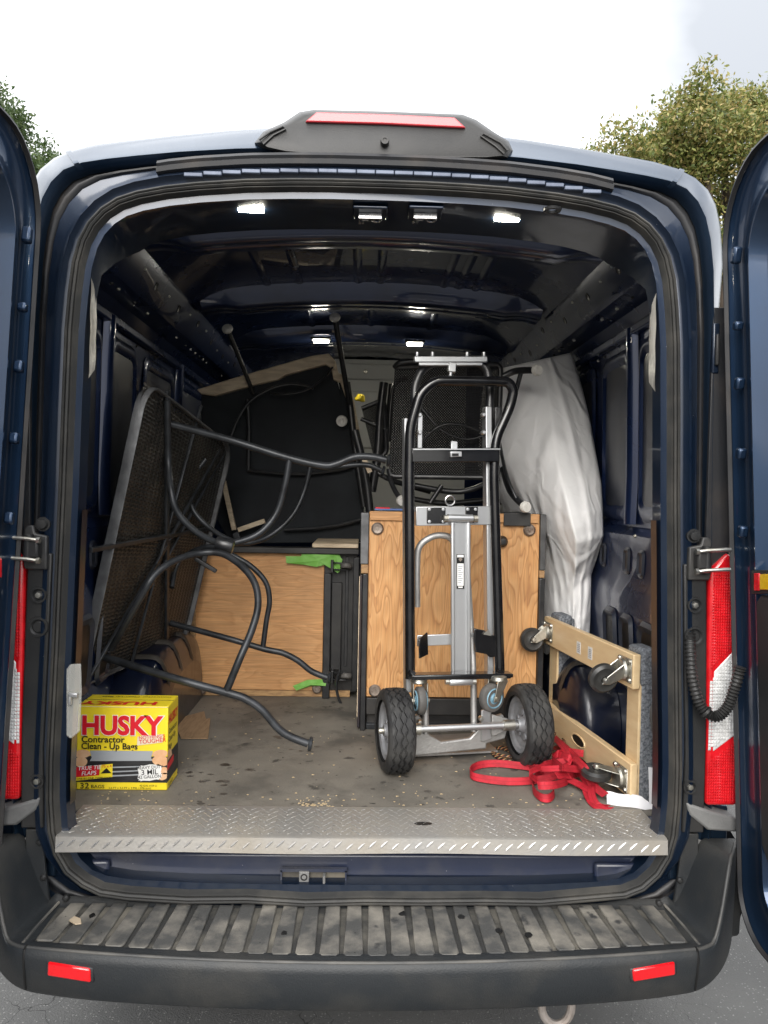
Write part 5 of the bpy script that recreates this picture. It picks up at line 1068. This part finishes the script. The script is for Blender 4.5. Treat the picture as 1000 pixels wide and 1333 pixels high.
    m = MB(); m.tube(cat([H(608,740,.10), H(612,800,.08), H(616,870,.05), H(617,952,.03)], 5), .0105, 12); obj('frame_tube', m, CAST, t, angle=60)
    m = MB(); m.tube([H(553.5,890,.04), H(554.5,955,.03)], .0105, 12); obj('frame_tube', m, CAST, t, angle=60)
    m = MB(); m.beam(H(543,834,.06), H(620,831,.06), .036, .006, hy); obj('cross_strap', m, ALU, t, bevel=.002)
    m = MB(); m.prism([H(546,832,.02), H(557,823,.04), H(558,852,.04), H(546,858,.02)], hy*.012); obj('stop_bracket', m, GLOSSBLK, t, bevel=.003)
    m = MB(); m.prism([H(617,818,.02), H(632,821,.02), H(634,826,.02), H(646,828,.02), H(648,855,.02), H(638,856,.02), H(634,852,.02), H(619,849,.02)], hy*.010); obj('stop_bracket', m, GLOSSBLK, t, bevel=.003)
    m = MB(); m.prism([H(630,826,.012), H(636,819,.012), H(640,828,.012)], hy*.006); obj('bracket_clip', m, ZINC, t)
    m = MB(); m.beam(H(536,879.5,.0), H(665,877.5,.0), .012, .05, hy); m.beam(H(536,882,-.02), H(665,880,-.02), .016, .008, hy); obj('axle_bar', m, GLOSSBLK, t, bevel=.003)
    m = MB(); m.lathe([(0, -.038), (.011, -.038), (.013, -.034), (.013, .034), (.011, .038), (0, .038)], H(600, 887, -.01), hx, 16); ro = obj('roller', m, ALU, t)
    for px in (582, 617): m = MB(); m.lathe([(0, -.006), (.010, -.006), (.010, .006), (0, .006)], H(px, 887, -.01), hx, 8); obj('roller_nut', m, ZINC, ro)
    # the two small swivel casters
    def caster(c, ax, fwd, Rr=.044, w_=.030, hub=True):
        ax = V3(ax).normalized(); fwd = V3(fwd)
        m = MB(); m.lathe([(.018, -w_/2), (Rr-.012, -w_/2), (Rr-.002, -w_/2+.004), (Rr, -w_/4), (Rr, w_/4), (Rr-.002, w_/2-.004), (Rr-.012, w_/2), (.018, w_/2)], c, ax, 30); cw = obj('caster_wheel', m, GREYRUB, t)
        for s in (-1, 1): m = MB(); m.lathe([(0, .003), (.012, .003), (.014, 0), (.027, -.001), (.030, .003), (.0325, .001), (.0325, -.004)], c+ax*s*w_/2, ax*s, 28); obj('caster_hub', m, BLUEHUB, cw)
        top = c + hz*(Rr+.012) + fwd
        for s in (-1, 1):
            e = ax*s*(w_/2+.006); sd_ = ax.cross(hz).normalized()
            m = MB(); m.prism([c+e-sd_*.010-hz*.010, c+e+sd_*.010-hz*.010, top+e+sd_*.022, top+e-sd_*.022], ax*s*.003); obj('caster_fork', m, ZINC, cw, bevel=.002)
            m = MB(); m.lathe([(0, .010), (.007, .009), (.008, .003), (.0085, -.002)], c+e, ax*s, 10); obj('caster_bolt', m, ZINC, cw)
        m = MB(); m.lathe([(0, -.004), (.024, -.004), (.028, 0), (.026, .010), (.018, .014), (0, .014)], top, hz, 20); obj('caster_head', m, ZINC, cw)
    caster(H(547, 912, -.005), hx, hy*.02); caster(H(640, 908, -.02), hy*.9-hx*.35+V3((0,0,0)), hx*.022, .046)
    # cast toe plate with its cut-out top
    y_ = .05
    pr = [(536,985),(536,935),(545,930),(553,940),(560,957),(575,966),(612,961),(622,950),(628,938),(655,930),(662,945),(658,962),(634,968),(634,975)]
    m = MB(); m.prism([H(x, y, y_-.0) for x, y in pr], hy*.02); tp_ = obj('toe_casting', m, CAST, t, bevel=.005)
    m = MB(); m.prism([H(x, y, y_-.012) for x, y in [(627,925),(640,922),(640,962),(627,966)]], hy*.01); obj('gusset', m, ALU, tp_, bevel=.002)
    m = MB(); m.prism([H(x, y, y_-.030) for x, y in [(641,930),(662,936),(660,950),(646,958),(640,958)]], hy*.01); obj('gusset', m, CAST, tp_, bevel=.003)
    for px, py in ((546,940),(626,935)):  m = MB(); m.lathe([(0, -.012), (.007, -.011), (.009, -.002), (.009, .005)], H(px, py, y_-.012), hy, 10); obj('gusset_bolt', m, ZINC, tp_)
    m = MB(); a, b = H(538, 978, .06), H(654, 970, .06); a.z = b.z = FZ+.006; a = a+hy*.04; b = b+hy*.04; m.prism([a, b, b+hy*.20, a+hy*.20], hz*.008); obj('toe_plate', m, CAST, tp_, bevel=.002)
    # label-sized holes in rails? small grommets on the black posts
    for px, py in ((651,880),(536,881)): m = MB(); m.lathe([(0, -.008), (.012, -.008), (.014, 0)], H(px, py-4, .012), hy, 12); obj('post_cap', m, GLOSSBLK, t)
hand_truck()

# ---------------------------------------------------------------- furniture dolly on edge
def dolly():
    nr, fr_ = P(831, 1060, 2.165), P(714, 946, 2.86); nr.z = fr_.z = FZ
    d = (fr_-nr).normalized(); n = V3((0, 0, 1)).cross(d)
    if n.x > 0: n = -n                                # n: casters' side, toward the middle of the bay
    lean = V3((0, 0, 1)) - n*.0; up = lean.normalized(); Ln = (fr_-nr).length; Ht = .435
    t = thing('furniture_dolly', 'wooden furniture dolly with grey carpet ends stood on edge by the right wall', 'dolly', (nr+fr_)/2)
    O = nr
    def D(a, h, o=0): return O + d*a + up*h + n*o
    def plank(a0, a1, h0, h1, o0, o1, mt, nm, bev=.003, par=t):
        m = MB(); m.prism([D(a0, h0, o0), D(a1, h0, o0), D(a1, h1, o0), D(a0, h1, o0)], n*(o1-o0)); return obj(nm, m, mt, par, bevel=bev)
    # cross members with carpet sleeves, near and far
    for a0 in (.0, Ln-.085):
        plank(a0+.006, a0+.080, .005, Ht-.006, -.022, .004, MAPLE, 'end_board')
        plank(a0+.0, a0+.020, .0, Ht, -.045, -.002, CARPET, 'carpet_sleeve', .008); plank(a0+.001, a0+.085, .001, Ht-.001, -.062, -.023, CARPET, 'carpet_sleeve', .010)
    plank(-.002, .088, Ht-.10, Ht+.012, -.050, .0035, CARPET, 'carpet_cap', .012); plank(Ln-.09, Ln+.002, Ht-.03, Ht+.012, -.050, .0035, CARPET, 'carpet_cap', .012)
    rl = plank(.0, Ln-.0, Ht-.105, Ht-.005, .0045, .027, MAPLE, 'rail'); rb = plank(.0, Ln-.0, .015, .115, .0045, .027, MAPLE, 'rail')
    m = MB(); c = D(Ln*.52, .067, .0275); m.prism([c + d*(.05*cos(a)*1.0) + up*(.016*sin(a)) for a in np.linspace(0, 2*pi, 17)[:-1]], n*.0006); obj('hand_hole', m, PBLACK, rb)
    m = MB(); m.tube([D(Ln*.52, .067, .0275) + d*(.052*cos(a)) + up*(.018*sin(a)) for a in np.linspace(0, 2*pi, 21)[:-1]], .003, 6, closed=True); obj('hand_hole_rim', m, MAPLE, rb)
    for a in (.38, .29):
        m = MB(); m.prism([D(a-.016, Ht-.080, .0272), D(a+.016, Ht-.080, .0272), D(a+.016, Ht-.040, .0272), D(a-.016, Ht-.040, .0272)], n*.0006); s_ = obj('paper_label', m, PWHITE, rl)
        m = MB()
        for k in range(5): h = Ht-.074+k*.006; m.prism([D(a-.011, h, .0279), D(a+.009, h, .0279), D(a+.009, h+.003, .0279), D(a-.011, h+.003, .0279)], n*.0004)
        obj('label_print', m, PGREY, s_)
    def caster(a, h, rot, tilt=0):
        c0 = D(a, h, .027)
        m = MB(); m.prism([D(a-.040, h-.035, .0275), D(a+.040, h-.035, .0275), D(a+.040, h+.035, .0275), D(a-.040, h+.035, .0275)], n*.003); pl = obj('caster_plate', m, ZINC, t, bevel=.002)
        for da in (-.032, .032):
            for dh in (-.027, .027): m = MB(); m.lathe([(0, .006), (.006, .005), (.0075, 0)], D(a+da, h+dh, .031), n, 10); obj('plate_bolt', m, ZINC, pl)
        m = MB(); m.lathe([(.010, .0), (.030, .001), (.032, .008), (.028, .014), (.012, .016), (0, .016)], D(a, h, .030), n, 22); obj('swivel_race', m, ZINC, pl)
        e = (d*cos(rot)+up*sin(rot)).normalized(); ax = e.cross(n).normalized(); cc = D(a, h, .027+.066)+e*.028; Rr = .044; w_ = .028
        m = MB(); m.lathe([(.012, -w_/2), (.024, -w_/2+.003), (Rr-.008, -w_/2), (Rr, -w_/4), (Rr, w_/4), (Rr-.008, w_/2), (.024, w_/2-.003), (.012, w_/2)], cc, ax, 32); cw = obj('caster_wheel', m, M('hard_black_wheel', (.022, .022, .022), .4, 0, c2=(.04, .04, .038), ns=20), t)
        for s in (-1, 1):
            k = ax*s*(w_/2+.004); b0 = D(a, h, .044)
            m = MB(); m.prism([cc+k-e*.014-n*.004, cc+k+e*.010+n*.012, cc+k+e*.012-n*.012, b0+k+e*.022, b0+k-e*.024], ax*s*.003); obj('caster_fork', m, ZINC, cw, bevel=.002)
            m = MB(); m.lathe([(0, .010), (.007, .009), (.010, .003), (.010, -.003)], cc+k, ax*s, 10); obj('axle_nut', m, ZINC, cw)
    caster(.045, Ht-.055, -1.35); caster(Ln-.05, Ht-.055, -1.7); caster(.055, .06, .15); caster(Ln-.05, .062, .8)
dolly()

# ---------------------------------------------------------------- red strap, chain rope, paper
def strap():
    c = PZ(735, 1000, FZ); t = thing('ratchet_strap', 'tangled heap of red webbing strap on the floor between wheel and dolly', 'strap', c)
    Z = lambda x, y, h: PZ(x, y, FZ+h)
    st = V3((0, .012, .026)); fl = V3((.004, .028, .006))
    def rib(pts, wv, k=6): m = MB(); p = cat(pts, k); 
    def piece(pts, wv, k=10):
        wv = wv*.8; p = cat(pts, k); m = MB(); m.ribbon(p, wv, .0024); obj('webbing', m, RED_WEB, t, angle=60, uv=True)
    piece([Z(738,996,.035), Z(712,1001,.020), Z(680,997,.014), Z(650,994,.014), Z(628,995,.014), Z(615,1000,.014), Z(613,1008,.014), Z(626,1013,.014), Z(660,1017,.014), Z(692,1016,.014), Z(715,1012,.018), Z(742,1004,.03)], st)
    piece([Z(752,1000,.05), Z(730,1003,.03), Z(708,1004,.016), Z(696,1014,.014), Z(694,1027,.014), Z(703,1037,.014), Z(714,1039,.014), Z(721,1033,.014), Z(720,1022,.018)], st)
    piece([Z(722,960,.06), Z(735,975,.075), Z(742,992,.06), Z(735,1010,.03), Z(752,1020,.02), Z(770,1030,.02)], V3((.022, .012, .012)))
    piece([Z(728,966,.05), Z(748,985,.06), Z(762,1005,.05), Z(772,1022,.03), Z(788,1035,.02)], V3((.022, -.006, .018)))
    piece([Z(762,1014,.03), Z(763,1030,.014), Z(772,1046,.006), Z(786,1053,.004), Z(796,1053,.004)], V3((.026, .012, .010)))
    piece([Z(772,1016,.035), Z(770,1032,.02), Z(776,1046,.008), Z(790,1050,.004)], V3((.024, -.01, .012)))
    rg = random.Random(11)
    for k in range(8):
        cx, cy = rg.uniform(706, 764), rg.uniform(984, 1012); a0 = rg.uniform(0, 6.3); rx = rg.uniform(18, 40); ry = rg.uniform(7, 14); ph = rg.uniform(0, 6)
        pts = []
        for i in range(6): a = a0 + i*rg.uniform(.4, .6); pts.append(Z(cx+rx*cos(a), min(cy+ry*sin(a), 1036), .012+.035*abs(sin(a*1.3+ph))+.004*k))
        wv = V3((rg.uniform(-.014, .014), rg.uniform(.006, .02), rg.uniform(.010, .024))); wv = wv.normalized()*.028; piece(pts, wv)
    # folded bundle
    for k in range(5): piece([Z(722+k*7, 972+k*4, .03+.012*k), Z(738+k*6, 984+k*4, .045+.008*k), Z(750+k*5, 1000+k*4, .035), Z(764+k*4, 1018+k*3, .02)], V3((.020, -.012+.004*k, .014)))
strap()
def rope():
    m0 = bpy.data.materials.new('black_gold_rope'); m0.use_nodes = True; tt = m0.node_tree; n = tt.nodes; l = tt.links
    uv = n.new('ShaderNodeUVMap'); sp = n.new('ShaderNodeSeparateXYZ'); l.new(uv.outputs[0], sp.inputs[0]); a = n.new('ShaderNodeMath'); a.operation = 'MULTIPLY'; a.inputs[1].default_value = 55; l.new(sp.outputs[0], a.inputs[0])
    b = n.new('ShaderNodeMath'); b.operation = 'MULTIPLY_ADD'; b.inputs[1].default_value = 2; l.new(sp.outputs[1], b.inputs[0]); l.new(a.outputs[0], b.inputs[2]); f = n.new('ShaderNodeMath'); f.operation = 'FRACT'; l.new(b.outputs[0], f.inputs[0])
    r = n.new('ShaderNodeValToRGB'); r.color_ramp.interpolation = 'CONSTANT'; e = r.color_ramp.elements; e[0].color = (.015, .012, .010, 1); e[1].position = .62; e[1].color = (.50, .36, .16, 1); k = e.new(.82); k.color = (.30, .05, .03, 1)
    l.new(f.outputs[0], r.inputs[0]); l.new(r.outputs[0], n['Principled BSDF'].inputs['Base Color']); n['Principled BSDF'].inputs['Roughness'].default_value = .6
    Z = lambda x, y, h=.008: PZ(x, y, FZ+h)
    t = thing('bungee_rope', 'black and tan striped rope curled round the right tyre of the hand truck', 'rope', PZ(690, 990, FZ))
    for pts in ([(698,1000),(680,996),(660,990),(645,984),(641,977),(652,974),(668,980),(684,990),(694,1000)], [(642,980),(655,984),(672,987),(686,996)], [(650,972),(662,975),(676,984)]):
        m = MB(); m.tube(cat([Z(*p) for p in pts], 6), .0055, 8); obj('rope', m, m0, t, uv=True, angle=70)
    for pts in ([(714,962),(722,955),(731,958),(735,968),(728,980)], [(718,970),(726,962),(733,972),(730,986)]):
        m = MB(); m.tube(cat([PZ(x, y, FZ+.03) for x, y in pts], 6), .0055, 8); obj('rope', m, m0, t, uv=True, angle=70)
rope()
# instruction sheet crumpled under the dolly's near corner
m = MB()
pth = cat([P(790, 1044, 2.175), P(800, 1049, 2.165), P(818, 1050, 2.155), P(834, 1058, 2.14), P(846, 1060, 2.13), P(855, 1050, 2.125), P(856, 1028, 2.128), P(855, 1000, 2.13)], 6)
for p in pth: p.z = max(p.z, FZ+.012)
wv = []
for i, p in enumerate(pth):
    t_ = i/(len(pth)-1); k = max(0, min(1, (t_-.45)/.3)); A = V3((.006, .024, .030+.004*sin(i*.5))); B = V3((-.044, .012, .002)); wv.append(A*(1-k)+B*k)
m.ribbon(pth, wv, .0012)
pp_ = obj('instruction_sheet', m, PAPER, angle=30)
tag(pp_, 'crumpled white printed strip tucked under the near corner of the dolly', 'paper')
m = MB()
for i in range(9): y = 1004+i*5.2; m.beam(P(851.5, y, 2.118), P(858.5, y+.3, 2.114), .0018, .0008, (0, 1, 0))
pr_ = obj('print_line', m, PGREY, pp_, smooth=False); pr_['kind'] = 'stuff'
# dry leaf on the bumper step
m = MB(); m.prism([PZ(x, y, .557) for x, y in ((90,1199),(97,1194),(105,1197),(106,1203),(98,1204))], (0, 0, .003)); tag(obj('dry_leaf', m, LEAFDRY, smooth=False), 'pale dry leaf lying on the dusty bumper step', 'leaf')
rg = random.Random(21); m = MB()
for (px, py, n_, sp) in ((262,1040,5,16),(285,1018,5,22),(300,1000,5,22),(252,1010,4,14),(420,985,3,30),(380,965,3,30),(560,1035,3,30),(500,1020,2,20)):
    for k in range(n_):
        p = PZ(rg.gauss(px, sp), min(1050, rg.gauss(py, 7)), FZ+.0004); rr_ = rg.uniform(.004, .013); a0 = rg.uniform(0, 6)
        pts = [p+V3((rr_*1.6*(.6+.6*rg.random())*cos(a0+a), rr_*(.6+.6*rg.random())*sin(a0+a), 0)) for a in np.linspace(0, 2*pi, 12)[:-1]]; m.af(*[m.av(q) for q in pts])
sn_ = obj('wet_stains', m, M('wet_stain', (.062, .057, .050), .45, 0, c2=(.10, .093, .083), ns=40), smooth=False); tag(sn_, 'dark wet stains on the bay floor near the yellow carton', 'stains', kind='stuff')
# wood crumbs swept along the sill
rg = random.Random(2); m = MB()
for i in range(170):
    x = rg.uniform(120, 770); y = rg.uniform(930, 1053) if i > 70 else rg.uniform(1030, 1053); p = PZ(x, y, FZ+.0006); s_ = rg.uniform(.0015, .005); a0 = rg.uniform(0, 6)
    m.prism([p+V3((s_*cos(a0+a), s_*.7*sin(a0+a), 0)) for a in (0, 1.9, 4.1)], (0, 0, .0015))
for i in range(40):
    cx = rg.choice([400, 423]); p = PZ(rg.gauss(cx, 6), rg.gauss(1048, 2.5), FZ+.0006); s_ = rg.uniform(.002, .005); m.prism([p+V3((s_*cos(a), s_*.7*sin(a), 0)) for a in (0, 1.9, 4.1)], (0, 0, .002))
cb_ = obj('wood_crumbs', m, M('wood_crumbs', (.52, .40, .24), .8), smooth=False); tag(cb_, 'pale wood crumbs scattered over the bay floor', 'crumbs', kind='stuff')
# ================================================================== trees beyond the van
def leaf_mat(name, cols):
    m = bpy.data.materials.new(name); m.use_nodes = True; t = m.node_tree; n = t.nodes; l = t.links; b = n['Principled BSDF']; b.inputs['Roughness'].default_value = .5
    g = n.new('ShaderNodeNewGeometry'); r = n.new('ShaderNodeValToRGB'); r.color_ramp.interpolation = 'LINEAR'; e = r.color_ramp.elements
    e[0].color = (*cols[0], 1); e[1].color = (*cols[-1], 1)
    for i, c in enumerate(cols[1:-1]): k = e.new((i+1)/(len(cols)-1)); k.color = (*c, 1)
    l.new(g.outputs['Random Per Island'], r.inputs[0]); l.new(r.outputs[0], b.inputs['Base Color'])
    tr = n.new('ShaderNodeBsdfTranslucent'); l.new(r.outputs[0], tr.inputs[0]); mx = n.new('ShaderNodeMixShader'); mx.inputs[0].default_value = .3
    l.new(b.outputs[0], mx.inputs[1]); l.new(tr.outputs[0], mx.inputs[2]); l.new(mx.outputs[0], n['Material Output'].inputs[0]); return m
BARK = M('bark', (.10, .075, .055), .9, 0, c2=(.05, .04, .03), ns=9, stretch=(1, 1, .25), bump=1, bs=30)
def tree(name, label, base, clumps, n_leaf, ls, lm, seed, h0):
    rs = np.random.RandomState(seed); t = thing(name, label, 'tree', base)
    big = clumps; clumps = []
    for x, y, z, r in big:
        for _ in range(7):
            q = rs.normal(size=3); q /= np.linalg.norm(q); q *= r*(.35+.6*rs.rand()); clumps.append((x+q[0], y+q[1], z+q[2], r*(.26+.24*rs.rand())))
    C = np.array([c[:3] for c in clumps]); Rr = np.array([c[3] for c in clumps]); wgt = Rr**2; wgt = wgt/wgt.sum()
    # twigs: each clump is broken into sprays of leaves
    ns_ = n_leaf//14; idx = rs.choice(len(C), ns_, p=wgt); d = rs.normal(size=(ns_, 3)); d /= np.linalg.norm(d, axis=1)[:, None]
    rad = Rr[idx]*(.35+.75*rs.rand(ns_)**.6); sp = C[idx]+d*rad[:, None]*np.array([1, 1, .9])
    k = rs.randint(0, ns_, n_leaf); ctr = sp[k] + rs.normal(size=(n_leaf, 3))*ls*1.9 + d[k]*rs.rand(n_leaf, 1)*ls*3.2
    a = rs.normal(size=(n_leaf, 3)); a /= np.linalg.norm(a, axis=1)[:, None]; b = rs.normal(size=(n_leaf, 3)); b -= a*(a*b).sum(1)[:, None]; b /= np.linalg.norm(b, axis=1)[:, None]
    s = ls*(.6+.7*rs.rand(n_leaf, 1)); v = np.stack([ctr-a*s, ctr+b*s*.42, ctr+a*s, ctr-b*s*.42], 1).reshape(-1, 3) - np.array(base)
    me = bpy.data.meshes.new('crown'); me.vertices.add(len(v)); me.vertices.foreach_set('co', v.astype('f').ravel()); me.loops.add(len(v)); me.loops.foreach_set('vertex_index', np.arange(len(v), dtype='i'))
    me.polygons.add(n_leaf); me.polygons.foreach_set('loop_start', np.arange(0, len(v), 4, dtype='i')); me.update(calc_edges=True); me.materials.append(lm)
    o = bpy.data.objects.new('crown', me); COL.objects.link(o); o.parent = t; o['kind'] = 'stuff'
    m = MB(); B = V3(base); m.tube(cat([B, B+V3((.05, 0, h0*.5)), B+V3((0, .1, h0))], 4), list(np.linspace(.24, .15, 9)), 12); obj('trunk', m, BARK, t)
    for c in big[:10]:
        m = MB(); e = V3(c[:3]); p = cat([B+V3((0, .1, h0-.2)), (B+V3((0, .1, h0))).lerp(e, .5)+V3((0, 0, .3)), e], 4); m.tube(p, list(np.linspace(.10, .02, len(p))), 7); obj('limb', m, BARK, t)
rs = random.Random(4)
def clump_from(pxs, Y, dy):
    o = []
    for x, y, r in pxs: p = P(x, y, Y+rs.uniform(-dy, dy)); o.append((p.x, p.y, p.z, r*Y/1000))
    return o
LM1 = leaf_mat('olive_leaves', [(.075, .11, .028), (.15, .19, .045), (.25, .265, .075), (.36, .33, .11), (.42, .31, .13)])
LM2 = leaf_mat('green_leaves', [(.045, .085, .03), (.08, .13, .04), (.12, .165, .055)])
YT = 9.5
cl = clump_from([(800,215,26),(822,195,28),(850,185,30),(880,165,34),(905,150,34),(938,140,36),(965,150,38),(1000,150,40),(1035,165,45),(1070,190,50),(860,225,36),(900,215,40),(940,200,44),(985,205,46),(1030,230,50),(830,245,34),(880,265,40),(930,270,44),(980,270,46),(900,320,44),(950,330,48),(1000,330,50),(930,390,46),(980,400,50),(1050,300,60),(1100,260,60),(1060,400,60),(880,380,40),(850,310,40),(780,250,28),(770,205,14)], YT, .9)
tree('olive_tree', 'olive and rust tinted bushy tree rising behind the right side of the van', (P(960, 600, YT).x, YT, 0), cl, 90000, .032, LM1, 3, 2.6)
YT = 15
cl = clump_from([(-30,150,36),(0,165,30),(18,150,14),(4,128,10),(42,210,20),(56,203,14),(20,215,28),(-20,210,40),(45,240,24),(10,260,34),(-60,190,40),(-60,260,50),(-20,300,44),(30,300,30)], YT, 1.0)
tree('green_tree', 'green leafy tree seen past the left rear door', (P(-20, 600, YT).x, YT, 0), cl, 34000, .048, LM2, 5, 3.5)
